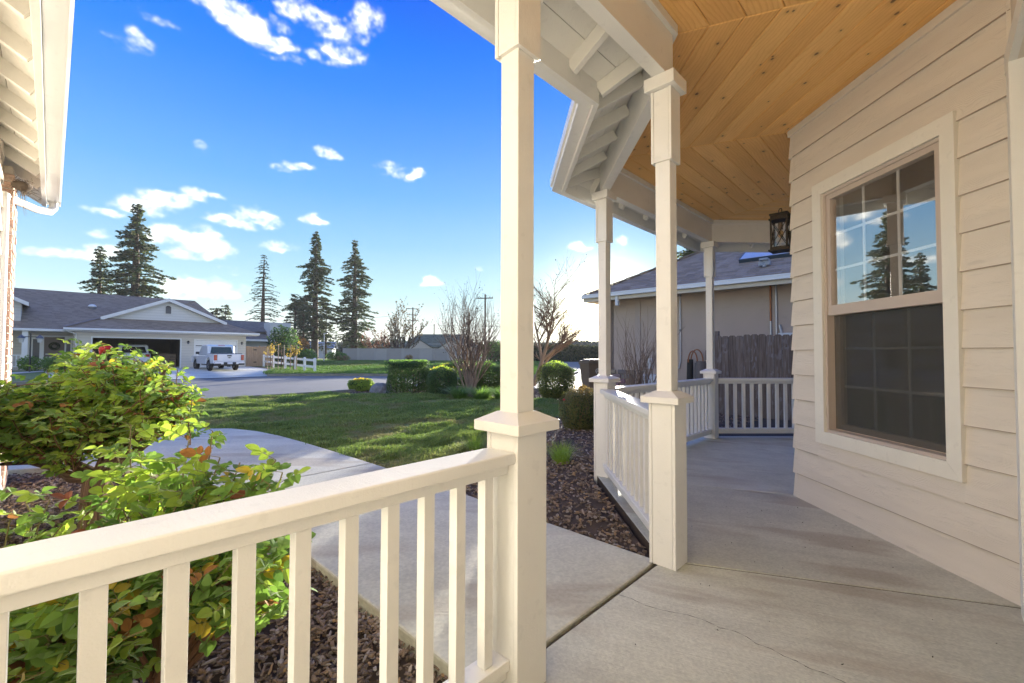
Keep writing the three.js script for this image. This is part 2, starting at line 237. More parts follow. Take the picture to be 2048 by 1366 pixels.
// stucco, brick, bark, weathered wood
M.stucco = std(.53, .43, .35, .92, { map: rep(patchy, 2.6), bumpMap: rep(tex(512, 512, (x, y) => fbm(x / 5, y / 5, 4, 102, 102)), .5), bumpScale: .004 });
const brickTex = tex(512, 512, (x, y) => { const n = fbm(x / 18, y / 18, 4, 28, 28), f = fbm(x / 3, y / 3, 2, 170, 170), s = .75 + .6 * (n - .5) + .3 * (f - .5); return mix3([s, s * .96, s * .95], [1.05, .98, .93], sst(.62, .8, fbm(x / 40 + 9, y / 40, 4, 12, 12)) * .6); });
M.bricks = [[.47, .30, .23], [.52, .36, .28], [.42, .26, .20], [.56, .42, .34]].map(([r, g, b]) => std(r, g, b, .9, { map: rep(brickTex, .35), bumpMap: rep(brickTex, .35), bumpScale: .003 }));
M.mortar = std(.50, .45, .39, .95);
const barkTex = tex(512, 512, (x, y) => { const n = fbm(x / 16, y / 90, 5, 32, 5), s = .35 + 1.1 * n; return [s, s, s]; });
M.bark = std(.17, .105, .065, .95, { map: rep(barkTex, 1, .7), bumpMap: rep(barkTex, 1, .7), bumpScale: .02 });
M.barkRed = std(.30, .19, .125, .95, { map: rep(barkTex, .25, 3), bumpMap: rep(barkTex, .25, 3), bumpScale: .08 });
M.barkPale = std(.34, .255, .185, .85, { map: rep(barkTex, 1, .8) });
M.cane = std(.20, .17, .06, .7); M.caneBrown = std(.17, .085, .04, .75);
const woodTex = tex(1024, 512, (x, y) => { const b = Math.floor(y / 64), n = fbm(x / 120 + b * 9, y / 5, 4, 0, 0), s = sst(.55, .75, fbm(x / 60 + b * 5, y / 12 + 60, 4)), k = hash2(b, 4); let c = mix3([.11, .08, .06], [.28, .235, .20], n * 1.1 - .15 + (k - .5) * .35); return mix3(c, [.30, .29, .30], s * .55 * hash2(b, 8)); }, true);
M.fenceWood = std(1, 1, 1, .9, { map: woodTex });
M.fenceTan = std(1, 1, 1, .9, { map: tex(512, 256, (x, y) => { const n = fbm(x / 60, y / 3, 4, 0, 0); return mix3([.30, .19, .115], [.52, .36, .24], n); }, true) });
// ---------- plan of the porch (x east, z south; metres) ----------
const P1 = UV(1.204, 1.128), P2 = V3(.960, 0, -2.561), P3 = V3(1.02, 0, -4.40), P4 = V3(3.007, 0, -6.331);
const WX = 2.496, CEIL = 3.14, WZ0 = -2.085, WZ1 = -3.738;                  // window wall, ceiling, its two corners
const DV = -.294;                                                            // plane of the entry wall (v)
// floor slabs with real joints
{
  const a = UV(-.36, 1.176), b = V3(.93, 0, -2.588), wA = V3(WX + .05, 0, WZ0 + .03), wB = V3(WX + .05, 0, WZ1), e3 = V3(.93, 0, -4.42);
  const J3 = V3(1.0, 0, -4.33), J4a = V3(3.02, 0, -6.42), J4b = V3(3.62, 0, -5.0);
  const xz = (v) => [v.x, v.z];
  const s1 = [xz(a), xz(b), xz(wA), xz(UV(3.3, DV - .05)), xz(UV(-.36, DV - .05))];
  const s2 = [xz(b), [.93, -4.36], xz(wB), xz(wA)];
  const s3 = [[.93, -4.36], [.93, -4.43], [2.93, -6.43], [3.62, -4.86], xz(wB)];
  const s4 = [[2.93, -6.43], [7, -6.43], [7, -5], [3.62, -4.86]];
  const cx = (x, y, z) => [x * .92 + z * .39, z * .92 - x * .39];
  for (const [i, s] of [s1, s2, s3, s4].entries()) struct('porch_floor_slab', prism(inset(s, i < 2 ? .0085 : .0035), -.1, 0, .002, 0, (x, y, z) => { const q = cx(x, y, z); return [q[0] + i * 1.31, q[1] + i * .77]; }), M.concrete);
  struct('floor_joint_filler', slab([xz(a), xz(b), [.935, -4.42], [2.93, -6.42], [6.99, -6.42], [6.99, -5.01], [3.62, -4.87], [WX + .04, WZ1], [WX + .04, WZ0], xz(UV(3.3, DV - .04)), xz(UV(-.35, DV - .04))], -.12, -.006), M.joint);
  // a hairline crack across the near slab
  const px = [[1238, 1190], [1262, 1197], [1290, 1211], [1330, 1222], [1375, 1230], [1412, 1242], [1440, 1256], [1470, 1263], [1495, 1275], [1512, 1288], [1540, 1297], [1566, 1312], [1592, 1322], [1618, 1337], [1650, 1347], [1690, 1366], [1760, 1395]], L = [];
  for (const [x, y] of px) { const d = dirOf(x, y), t = -EYE / d.y; L.push([d.x * t, d.z * t]); }
  const fine = []; for (let i = 0; i + 1 < L.length; i++) for (let k = 0; k < 5; k++) fine.push([lerp(L[i][0], L[i + 1][0], k / 5) + gauss() * .0016, lerp(L[i][1], L[i + 1][1], k / 5) + gauss() * .0016]);
  const P = []; for (let i = 0; i + 1 < fine.length; i++) { const [x0, z0] = fine[i], [x1, z1] = fine[i + 1], l = Math.hypot(x1 - x0, z1 - z0), w0 = .0011 + .0006 * Math.sin(i * 1.3), nx = (z1 - z0) / l * w0, nz = -(x1 - x0) / l * w0; P.push(x0 - nx, .0012, z0 - nz, x1 - nx, .0012, z1 - nz, x1 + nx, .0012, z1 + nz, x0 - nx, .0012, z0 - nz, x1 + nx, .0012, z1 + nz, x0 + nx, .0012, z0 + nz); }
  tag(part('floor_crack', triGeo(P), M.gap), 'thin dark crack wandering across the near concrete floor slab', 'crack');
}
{ // grit and crumbs on the slabs
  const g = new THREE.TetrahedronGeometry(1, 1), l = []; for (let i = 0; i < 90; i++) { const u = rr(.1, 4.2), v = rr(-.2, 1.1), p = i < 60 ? UV(u, v, .002) : V3(rr(1.1, 2.4), .002, rr(-3.9, -2.3)), s = rr(.0012, .0032); l.push([new THREE.Matrix4().compose(p, new THREE.Quaternion().setFromEuler(new THREE.Euler(rnd() * 6, rnd() * 6, 0)), V3(s * rr(1, 2.6), s * .6, s)), rnd() < .8 ? [.03, .025, .02] : [.5, .45, .38]]); }
  const m = new THREE.InstancedMesh(g, std(1, 1, 1, .9), l.length), c = new THREE.Color(); m.name = 'floor_grit'; l.forEach(([a, q], i) => { m.setMatrixAt(i, a); m.setColorAt(i, c.setRGB(...q)); }); scene.add(m); tag(m, 'tiny dark crumbs of grit scattered over the porch floor', 'grit', null, 'stuff');
}
// ---------- porch posts ----------
function porchPost(pos, label, footY = 0) {
  const t = thing('porch_post', label, 'post', pos, Q, 'square boxed posts of the porch');
  const w = .157, hw = w / 2, b = .019, y0 = footY + .001, y1 = .917;
  for (const s of [-1, 1]) part('pedestal_board', box(w, y1 - y0, b, 0, (y0 + y1) / 2, s * (hw - b / 2), { r: .0025, ox: rnd() * 3 }), M.white, t);
  for (const s of [-1, 1]) part('pedestal_board', box(b, y1 - y0, w - 2 * b - .0022, s * (hw - b / 2 - .0015), (y0 + y1) / 2, 0, { r: .002, ox: rnd() * 3 }), M.white, t);
  // cap: a plate with a hipped top
  const c = .113, p = .052, q = (r, y) => [V3(-r, y, r), V3(r, y, r), V3(r, y, -r), V3(-r, y, -r)];
  part('pedestal_cap', [box(2 * c, .038, 2 * c, 0, .938, 0, { r: .004 }), hexa(...q(c - .004, .9565), ...q(p, .987))], M.white, t);
  part('shaft', box(.0895, 1.36, .0895, 0, 1.66, 0, { r: .004, seg: 2, ox: rnd() * 5 }), M.white, t);
  const sv = .124, sh = sv / 2, sy0 = 2.318, sy1 = 2.745;
  for (const s of [-1, 1]) part('sleeve_board', box(sv, sy1 - sy0, .017, 0, (sy0 + sy1) / 2, s * (sh - .0085), { r: .002 }), M.white, t);
  for (const s of [-1, 1]) part('sleeve_board', box(.017, sy1 - sy0 - .006, sv - .0362, s * (sh - .0105), (sy0 + sy1) / 2, 0, { r: .0015 }), M.white, t);
  part('sleeve_end', box(sv - .04, .01, sv - .04, 0, sy0 + .02, 0), M.white, t);
  part('head_block', box(.182, .076, .182, 0, 2.783, 0, { r: .003 }), M.white, t);
  return t;
}
porchPost(P1, 'nearest square white porch post, at the right end of the long foreground railing');
porchPost(P2, 'second white porch post, standing on the slab corner beside the walkway opening');
porchPost(P3, 'white porch post at the far end of the short railing, backlit by the sun', -.1);
porchPost(P4, 'farthest white porch post, in the corner before the wooden fence');
// ---------- railings ----------
function railing(a, b, label, first, pitch, n) {    // a, b: ends on the plan; balusters from `first` on
  const d = b.clone().sub(a), L = d.length(), t = thing('porch_railing', label, 'railing', a, Math.atan2(-d.z, d.x), 'white railings between the porch posts');
  part('top_rail', box(L, .04, .136, L / 2, .835, 0, { r: .006, seg: 2, ox: rnd() * 3 }), M.white, t);
  part('sub_rail', box(L, .0395, .062, L / 2, .795, 0, { r: .003, ox: rnd() * 3 }), M.white, t);
  part('bottom_rail', box(L, .038, .084, L / 2, .117, 0, { r: .004, ox: rnd() * 3 }), M.white, t);
  part('bottom_strip', box(L, .034, .056, L / 2, .0805, 0, { r: .003, ox: rnd() * 3 }), M.white, t);
  for (let i = 0; i < n; i++) part('baluster', box(.038, .6385, .038, first + pitch * i + gauss() * .0012, .4558, 0, { r: .002, ox: rnd() * 4 }), M.white, t);
}
{
  const D = UV(1, 0), a1 = UV(-.34, 1.13), e1 = P1.clone().addScaledVector(D, -.0775);
  railing(a1, e1, 'long white railing across the foreground, in front of the rose bushes', .34 + .0655 - .123 * 3, .1228, 12);
  const dA = P3.clone().sub(P2).normalize(); railing(P2.clone().addScaledVector(dA, .1), P3.clone().addScaledVector(dA, -.1), 'short white railing seen edge-on between the second post and the sunlit post', .075, .1225, 14);
  const dB = P4.clone().sub(P3).normalize(); railing(P3.clone().addScaledVector(dB, .078), P4.clone().addScaledVector(dB, -.078), 'white railing slanting away towards the farthest porch post', .07, .1225, 22);
  railing(P4.clone().add(V3(.1, 0, 0)), V3(6.6, 0, P4.z), 'far white railing square to the view, in front of the wooden fence', .13, .1225, 27);
}
// ---------- the house ----------
const house = thing('house', 'cream lap-sided house with a big white-trimmed window and a pine porch ceiling', 'house');
const beams = sub('porch_beams', house), ceiling = sub('porch_ceiling', house), eave = sub('porch_eave', house), wallW = sub('window_wall', house), wallE = sub('entry_wall', house), shell = sub('building_shell', house);
{
  // beams on the posts: outer face .04 outside the post line, inner face .04 inside, 2.821 to the ceiling
  const line = (P, d, n) => [P, d, n];
  const dn = UV(1, 0), nw = UV(0, 1), mA = V3(-1, 0, -.4142), mC = V3(-.4142, 0, -1);
  const B = (P, m, o) => P.clone().addScaledVector(m, o);
  const seg = (a0, a1, b0, b1, y0, y1) => { const y = (p, h) => V3(p.x, h, p.z); return hexa(y(a0, y0), y(b0, y0), y(b1, y0), y(a1, y0), y(a0, y1), y(b0, y1), y(b1, y1), y(a1, y1)); };
  const far1 = P1.clone().addScaledVector(dn, -3.2), far4 = P4.clone().add(V3(4.5, 0, 0)), w4 = V3(0, 0, -1);
  const pts = [[far1, nw], [P2, mA], [P3, mA], [P4, mC], [far4, w4]];
  for (let i = 0; i < 4; i++) { const [p, m] = pts[i], [q, k] = pts[i + 1];
    part('beam', seg(B(p, m, .04), B(p, m, -.04), B(q, k, .04), B(q, k, -.04), 2.8215, CEIL - .001), M.white, beams);
    part('crown_moulding', seg(B(p, m, -.0405), B(p, m, -.067), B(q, k, -.0405), B(q, k, -.067), 3.085, CEIL - .0015), M.white, beams);
  }
  // the boarded ceiling: four fields that meet in mitres
  const dirs = { m1: [[1.04, -2.61], [.924, .383]], m2: [[1.05, -4.352], [.924, .383]], m3: [[3.105, -6.39], [.3395, .9406]] };
  const side = (m, s) => { const [[x, z], [a, b]] = dirs[m]; return [-b * s, a * s, (-b * x + a * z) * s]; };   // keep the side s
  let row = 0;
  const board = (poly, along) => { if (poly.length < 3 || Math.abs(area2(poly)) < .01) return; const r = row++ % 8, off = hash2(row, 50), flip = hash2(row, 51) > .5 ? 1 : -1; const [dx, dz] = along; let mn = 1e9, mx = -1e9; for (const [x, z] of poly) { const q = -x * dz + z * dx; mn = Math.min(mn, q); mx = Math.max(mx, q); }
    part('ceiling_board', prism(inset(poly, .0014), CEIL, CEIL + .014, 0, .0052, (x, y, z) => [(x * dx + z * dz) / PL * flip + off, (r + .04 + .92 * ((-x * dz + z * dx) - mn) / (mx - mn)) / 8]), M.pine, ceiling); };
  const c45 = (v0, v1, u0, u1) => uvp([[u0, v0], [u1, v0], [u1, v1], [u0, v1]]);
  for (let k = 0; k < 9; k++) { const v1 = 1.108 - PW * k, v0 = v1 - PW; board(clip(c45(v0, v1, -.6, 4.4), ...side('m1', 1)), [S2, -S2]); }
  for (let k = 0; k < 9; k++) { const x0 = 1.038 + .1745 * k, x1 = Math.min(x0 + .1745, WX + .005); if (x0 > WX - .01) break; let p = [[x0, 0], [x1, 0], [x1, -6], [x0, -6]]; p = clip(p, ...side('m1', -1)); p = clip(p, ...side('m2', 1)); board(p, [0, -1]); }
  for (let k = 0; k < 9; k++) { const v1 = 2.333 - .1767 * k, v0 = Math.max(v1 - .1767, .874); if (v1 < .9) break; let p = c45(v0, v1, 2, 9); p = clip(p, ...side('m2', -1)); p = clip(p, ...side('m3', 1)); board(p, [S2, -S2]); }
  for (let k = 0; k < 13; k++) { const z0 = -6.372 + .1752 * k; let p = [[2, z0], [8, z0], [8, z0 + .1752], [2, z0 + .1752]]; p = clip(p, ...side('m3', -1)); board(p, [1, 0]); }
  // eaves: fascia line at the bottom inside, rafters, sheathing, gutter
  const E2 = V3(.597, 0, -2.712), E3 = V3(.598, 0, -4.215), E1 = E2.clone().addScaledVector(dn, -2.75), E4 = E3.clone().addScaledVector(dn, 3.40), E5 = V3(8, 0, E4.z), FB = 2.76, FT = 2.905, BT = 3.09;
  const mid = (a, b) => { const w = a.clone().add(b).normalize(); return w.multiplyScalar(1 / w.dot(a)); }, n12 = nw, n23 = V3(-1, 0, 0), n34 = nw, n45 = V3(0, 0, -1);
  const ev = [[E1, n12], [E2, mid(n12, n23)], [E3, mid(n23, n34)], [E4, mid(n34, n45)], [E5, n45]], bo = [B(far1, nw, .041), B(P2, mA, .041), B(P3, mA, .041), B(P4, mC, .041), B(far4, w4, .041)];
  bo[0] = E1.clone().addScaledVector(nw, -.325); bo[4] = V3(8, 0, bo[4].z);
  for (let i = 0; i < 4; i++) {
    const [p, m] = ev[i], [q, k] = ev[i + 1], at = (P, mm, o, y) => B(P, mm, o).setY(y), ring = (o0, o1, y0, y1) => hexa(at(p, m, o1, y0), at(p, m, o0, y0), at(q, k, o0, y0), at(q, k, o1, y0), at(p, m, o1, y1), at(p, m, o0, y1), at(q, k, o0, y1), at(q, k, o1, y1));
    part('fascia', ring(0, .032, FB, FT + .012), M.white, eave);
    // gutter: back, floor and a moulded front with a rolled lip
    part('gutter', [ring(.034, .037, FB + .03, FT + .005), ring(.037, .118, FB + .028, FB + .031), ring(.118, .121, FB + .028, FB + .075), ring(.121, .136, FB + .072, FB + .076), ring(.134, .138, FB + .076, FT - .01), ring(.122, .138, FT - .012, FT + .004)], M.metalWhite, eave);
    // sheathing boards over the rafters
    const L = (t, y) => { const a = p.clone().lerp(bo[i], t), b = q.clone().lerp(bo[i + 1], t); return [a.setY(y), b.setY(y)]; }, Y = (t) => lerp(FT - .012, BT, t);
    for (let s = 0; s < 3; s++) { const t0 = s / 3 + .006, t1 = (s + 1) / 3 - .006, [a, b] = L(t0, Y(t0)), [c, d] = L(t1, Y(t1)), up = V3(0, .02, 0); part('sheathing_board', hexa(a, b, d, c, a.clone().add(up), b.clone().add(up), d.clone().add(up), c.clone().add(up)), M.soffit, eave); }
    { const [a, b] = L(0, Y(0) + .024), [c, d] = L(1, Y(1) + .024), up = V3(0, .05, 0), o = (x) => x; part('roof_edge', hexa(a, b, d, c, a.clone().add(up), b.clone().add(up), d.clone().add(up), c.clone().add(up)), M.shingle, eave); }
    const len = p.distanceTo(q), cnt = [5, 4, 5, 9][i], perp = [n12, n23, n34, n45][i];
    for (let r = 0; r < cnt; r++) { const f = [.155 + r * .21, .12 + r * .25, .13 + r * .17, .05 + r * .105][i]; const a = p.clone().lerp(q, i ? f : 1 - (.105 + r * .17)).setY(FT - .055), wdt = [.325, .33, .12, .2][i], b = a.clone().addScaledVector(perp, -wdt - .01).setY(BT - .05); a.addScaledVector(perp, -.002); part('rafter', bar(a, b, .04, .085, { r: .003, ox: rnd() * 3 }), M.soffit, eave); }
  }
  // hip rafters at the two outer corners
  for (const [a, b] of [[E2, bo[1]], [E3, bo[2]]]) part('rafter', bar(a.clone().setY(FT - .06), b.clone().setY(BT - .052), .042, .09, { r: .003 }), M.soffit, eave);
}
{
  // the roof above the ceiling and the closed body of the house
  const roof = uvp([[-.6, 1.17], [2.5, 1.17]]).concat([[.93, -2.57], [.98, -4.42], [2.98, -6.38], [12, -6.38], [12, 6], [-4, 6]]);
  part('roof_deck', slab(roof, 3.17, 3.3), M.shingle, shell);
  part('attic_wall', prism([[-3.5, 1], [4, 5.9], [11.9, 5.9], [11.9, -6], [3, -6], [1.1, -4]].slice(), 3.301, 3.5), M.shingle, shell);
}
// lap siding: each course its own board, fixed at a slant so that its lower edge stands proud
function lapBoard(len, h, uo, vo, a = 0, b = h + .012) { // along x from 0 to len, face towards +z, bottom at y = 0
  const zf = (y) => lerp(.0185, .0025, y / (h + .012)), p = [V3(0, a, -.012), V3(len, a, -.012), V3(len, b, -.012), V3(0, b, -.012)], f = [V3(0, a, zf(a)), V3(len, a, zf(a)), V3(len, b, zf(b)), V3(0, b, zf(b))];
  const P = [], uv = [], q = (a, b, c, d, U) => { P.push(...a.toArray(), ...b.toArray(), ...c.toArray(), ...a.toArray(), ...c.toArray(), ...d.toArray()); for (const k of [a, b, c, a, c, d]) uv.push(uo + k.x, vo + (U ? k.y : k.z)); };
  q(f[0], f[1], f[2], f[3], true); q(p[0], p[1], f[1], f[0]); q(f[3], f[2], p[2], p[3]); q(p[0], f[0], f[3], p[3]); q(f[1], p[1], p[2], f[2]); return triGeo(P, uv);
}
{
  const HW = [-3.442, -2.333, .515, 2.537];          // outside of the window trim: z far, z near, y bottom, y top
  const LAP = .2072, y00 = -.009;
  for (let k = 0; k < 16; k++) {
    const y = y00 + LAP * k, h = Math.min(LAP, CEIL - .055 - y); if (h < .02) break; const row = k % 4;
    const spans = (y + h > HW[2] + .01 && y < HW[3] - .03) ? [[WZ1 + .045, HW[0] + .004], [HW[1] - .004, WZ0 + .02]] : [[WZ1 + .045, WZ0 + .02]];
    for (const [z0, z1] of spans) { const g = lapBoard(z1 - z0, h, rnd() * 1.6 + k * .37, row * .21 + .002); g.rotateY(-Math.PI / 2).translate(WX, y, z0);   // face towards -x, length along +z
      part('siding_board', g, M.siding, wallW); if (k) part('lap_shadow_line', bx(WX - .0189, WX - .010, y - .0004, y + .0034, z0, z1), M.lap, wallW); }  // thin dark strip at each lap: its shadow line put in as colour
    if (spans.length > 1) { const z0 = HW[0] + .004, z1 = HW[1] - .004, ab = y < HW[2] ? [0, HW[2] - y + .006] : y + h > HW[3] ? [HW[3] - y - .006, h + .012] : null; if (ab && ab[1] - ab[0] > .01) { const g = lapBoard(z1 - z0, h, rnd() * 1.6, row * .21 + .002, ...ab); g.rotateY(-Math.PI / 2).translate(WX, y, z0); part('siding_board', g, M.siding, wallW); } }
    // the corner cap of this course, with a slanted side like the boards
    const c = [[WX - .0155, WZ1 + .0435], [WX - .0155, WZ1 - .004], [WX + .03, WZ1 - .05]], g = hexa(V3(WX - .0165, y, WZ1 + .0435), V3(WX + .03, y, WZ1 + .0435), V3(WX + .045, y, WZ1 - .03), V3(WX - .0165, y, WZ1 - .008), V3(WX - .004, y + h, WZ1 + .0435), V3(WX + .03, y + h, WZ1 + .0435), V3(WX + .045, y + h, WZ1 - .02), V3(WX - .004, y + h, WZ1 + .003));
    part('corner_cap', g, M.siding, wallW);
  }
  part('wall_moulding', [bx(WX - .022, WX + .01, CEIL - .055, CEIL - .0005, WZ1 - .012, WZ0 + .03, { r: .004 })], M.siding, wallW);
  // wall core with the window opening
  const O = [-3.352, -2.408, .60, 2.455];
  const x0 = WX + .0125, x1 = WX + .15;
  part('wall_core', [bx(x0, x1, -.05, 3.165, O[1], WZ0 + .1), bx(x0, x1, -.05, 3.165, WZ1 - .02, O[0]), bx(x0, x1, -.05, O[2], O[0], O[1]), bx(x0, x1, O[3], 3.165, O[0], O[1])], M.soffit, wallW);
  // the window: flat trim, tan vinyl frame, two sashes
  const vinyl = std(.545, .455, .385, .38), vinylLight = std(.60, .49, .38, .4);
  const win = sub('window', house), T = .094, xf = WX - .034;
  const trimP = (a, b, c, d) => hexa(...[a, b, c, d].map(([z, y]) => V3(xf, y, z)), ...[a, b, c, d].map(([z, y]) => V3(WX + .012, y, z)));
  const o = [[HW[0], HW[2]], [HW[1], HW[2]], [HW[1], HW[3]], [HW[0], HW[3]]], i = [[HW[0] + T, HW[2] + T], [HW[1] - T + .012, HW[2] + T], [HW[1] - T + .012, HW[3] - T], [HW[0] + T, HW[3] - T]];
  const e = .0006, names = ['sill_trim', 'side_trim', 'head_trim', 'side_trim'];
  for (let k = 0; k < 4; k++) { const a = o[k], b = o[(k + 1) % 4], c = i[(k + 1) % 4], d = i[k], sh = k % 2 ? [0, e] : [e, 0]; const ad = (p, s) => [p[0] + s * sh[0], p[1] + s * sh[1]]; part(names[k], trimP(ad(a, 1), ad(b, -1), ad(c, -1), ad(d, 1)), M.trim, win); }
  const z0 = HW[0] + T, z1 = HW[1] - T + .012, yA = HW[2] + T, yB = HW[3] - T, MR = [1.497, 1.572];
  const fr = (x0, x1, a, b, c, d, w, ws) => [bx(x0, x1, c, c + (ws || w), a, b), bx(x0, x1, d - w, d, a, b), bx(x0, x1, c + (ws || w), d - w, a, a + w), bx(x0, x1, c + (ws || w), d - w, b - w, b)];
  part('frame', fr(WX - .012, WX + .10, z0 - .005, z1 + .005, yA - .005, yB + .005, .026), vinyl, win);
  const up = sub('upper_sash', win), lo = sub('lower_sash', win);
  part('sash_frame', [...fr(WX - .004, WX + .05, z0 + .022, z1 - .022, MR[0], yB - .022, .036, MR[1] - MR[0])], vinyl, up);
  part('sash_frame', fr(WX + .052, WX + .098, z0 + .022, z1 - .022, yA + .022, MR[1] - .02, .046), vinylLight, lo);
  const glass = phy(1, 1, 1, .012, { transmission: 1, thickness: 0, ior: 3.0 }), low = phy(1, 1, 1, .015, { transmission: 1, thickness: 0, ior: 2.0 });
  part('pane', bx(WX + .0195, WX + .0205, MR[1], yB - .058, z0 + .058, z1 - .058), glass, up);
  part('pane', bx(WX + .0735, WX + .0745, yA + .068, MR[0] + .03, z0 + .068, z1 - .068), low, lo);
  const grid = (x, a, b, c, d, m, s) => { for (const f of [1 / 3, 2 / 3]) { part('muntin', bx(x, x + .006, c, d, lerp(a, b, f) - .009, lerp(a, b, f) + .009), m, s); part('muntin', bx(x + .0005, x + .0055, lerp(c, d, f) - .009, lerp(c, d, f) + .009, a, b), m, s); } };
  grid(WX + .028, z0 + .058, z1 - .058, MR[1], yB - .058, M.metalWhite, up); grid(WX + .082, z0 + .068, z1 - .068, yA + .068, MR[0] + .03, std(.42, .40, .37, .5), lo);
  part('insect_screen', bx(WX + .0395, WX + .0400, yA + .03, MR[0] - .002, z0 + .028, z1 - .028), new THREE.MeshStandardMaterial({ color: new THREE.Color().setRGB(.07, .07, .066), roughness: .8, transparent: true, opacity: .42 }), lo);
  // the dim room behind it
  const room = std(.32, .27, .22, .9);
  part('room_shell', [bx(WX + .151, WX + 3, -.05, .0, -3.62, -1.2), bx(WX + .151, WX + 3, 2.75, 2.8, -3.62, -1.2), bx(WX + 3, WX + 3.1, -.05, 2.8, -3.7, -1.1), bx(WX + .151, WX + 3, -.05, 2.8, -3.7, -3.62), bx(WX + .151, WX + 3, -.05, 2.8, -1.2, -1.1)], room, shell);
}
{
  // the wall beyond the far corner, the entry wall beside and behind the camera
  const f = V3(WX, 0, WZ1), g = (a, b, y0, y1, back) => { const d = b.clone().sub(a).normalize(), n = V3(-d.z, 0, d.x).multiplyScalar(back); return hexa(V3(a.x, y0, a.z), V3(b.x, y0, b.z), V3(b.x + n.x, y0, b.z + n.z), V3(a.x + n.x, y0, a.z + n.z), V3(a.x, y1, a.z), V3(b.x, y1, b.z), V3(b.x + n.x, y1, b.z + n.z), V3(a.x + n.x, y1, a.z + n.z)); };
  const far = f.clone().addScaledVector(UV(1, 0), 2.6).add(V3(.05, 0, -.03));
  for (let k = 0; k < 16; k++) { const y = -.009 + .2072 * k, h = Math.min(.2072, CEIL - .05 - y); if (h < .02) break; const b = lapBoard(2.6, h, rnd() * 2, (k % 4) * .21 + .002); b.rotateY(Q + Math.PI).translate(far.x, y, far.z); part('siding_board', b, M.siding, shell); }
  part('wall_core', g(V3(WX + .06, 0, WZ1 - .02), far.clone().add(V3(.05, 0, .03)), -.05, 3.165, .1), M.soffit, shell);
  part('wall_core', bx(4.3, 12, -.05, 3.165, -5.7, -5.5), M.siding, shell);
  // entry wall (plane v = DV), door casing and door
  const lw = (u0, u1, y0, y1, t0 = 0, t1 = .12) => { const a = UV(u0, DV - t0), b = UV(u1, DV - t0), c = UV(u1, DV - t1), d = UV(u0, DV - t1); return hexa(V3(a.x, y0, a.z), V3(d.x, y0, d.z), V3(c.x, y0, c.z), V3(b.x, y0, b.z), V3(a.x, y1, a.z), V3(d.x, y1, d.z), V3(c.x, y1, c.z), V3(b.x, y1, b.z)); };
  part('corner_trim', hexa(...[[WX - .02, -2.082], [WX + .06, -2.082], [WX + .06, -2.03], [WX - .012, -2.056]].map(([x, z]) => V3(x, 0, z)), ...[[WX - .02, -2.082], [WX + .06, -2.082], [WX + .06, -2.03], [WX - .012, -2.056]].map(([x, z]) => V3(x, CEIL - .001, z))), M.siding, wallE);
  part('wall_core', [lw(-.36, 1.55, -.05, 3.165), lw(3.14, 3.3, -.05, 3.165), lw(1.55, 3.14, 2.56, 3.165)], M.siding, wallE);
  const door = sub('front_door', house);
  part('casing', [lw(3.045, 3.14, 0, 2.56, -.028, .02), lw(1.55, 1.645, 0, 2.56, -.028, .02), lw(1.5, 3.19, 2.5605, 2.66, -.028, .02)], M.white, door);
  part('leaf', lw(1.645, 3.045, .01, 2.56, .06, .10), M.white, door);
}
// ---------- wall lantern on the hidden side of the corner ----------
{
  const blk = std(.028, .022, .016, .45, { metalness: .6 }), c = V3(2.512, 0, -3.92), t = thing('wall_lantern', 'dark metal lantern with crossed bars hanging at the wall corner by the porch ceiling', 'lantern', V3(c.x, 2.125, c.z), Q);
  const w = .062, h = .255;
  part('base', [box(.165, .014, .165, 0, .012, 0, { r: .003 }), box(.14, .012, .14, 0, .025, 0)], blk, t);
  const fr = []; for (const sx of [-1, 1]) for (const sz of [-1, 1]) fr.push(box(.014, h, .014, sx * w, .03 + h / 2, sz * w)); for (const s of [-1, 1]) fr.push(box(2 * w + .014, .012, .0142, 0, .036, s * w), box(.0142, .012, 2 * w - .0142, s * w, .036, 0)); part('frame', fr, blk, t);
  const xb = []; for (const s of [-1, 1]) for (const k of [-1, 1]) { xb.push(bar(V3(-w, .045, s * w + k * .001), V3(w, .275, s * w + k * .001), .006, .006).scale(k, 1, 1)); xb.push(bar(V3(s * w + k * .001, .045, -w), V3(s * w + k * .001, .275, w), .006, .006).scale(1, 1, k)); } part('cross_bars', xb, blk, t);
  part('roof', [box(.155, .016, .155, 0, .293, 0, { r: .003 }), box(.135, .03, .135, 0, .316, 0, { r: .004 }), box(.148, .014, .148, 0, .338, 0, { r: .003 })], blk, t);
  part('ring', new THREE.TorusGeometry(.024, .0035, 8, 18).rotateY(Q).translate(0, .372, 0), blk, t);
  part('glass_chimney', new THREE.CylinderGeometry(.045, .045, .22, 20, 1, true).translate(0, .15, 0), phy(1, 1, 1, .03, { transmission: 1, thickness: 0, ior: 1.6 }), t);
  part('bulb', [new THREE.SphereGeometry(.026, 14, 10).scale(1, 1.35, 1).translate(0, .165, 0)], phy(.95, .8, .6, .05, { transmission: 1, thickness: 0, ior: 1.5 }), t);
  part('socket', cyl(.019, .019, .06, 0, .235, 0, 12), std(.10, .06, .035, .5), t);
  part('wall_plate', [box(.1, .22, .02, 0, .2, .12), box(.03, .03, .07, 0, .26, .085)], blk, t);
}
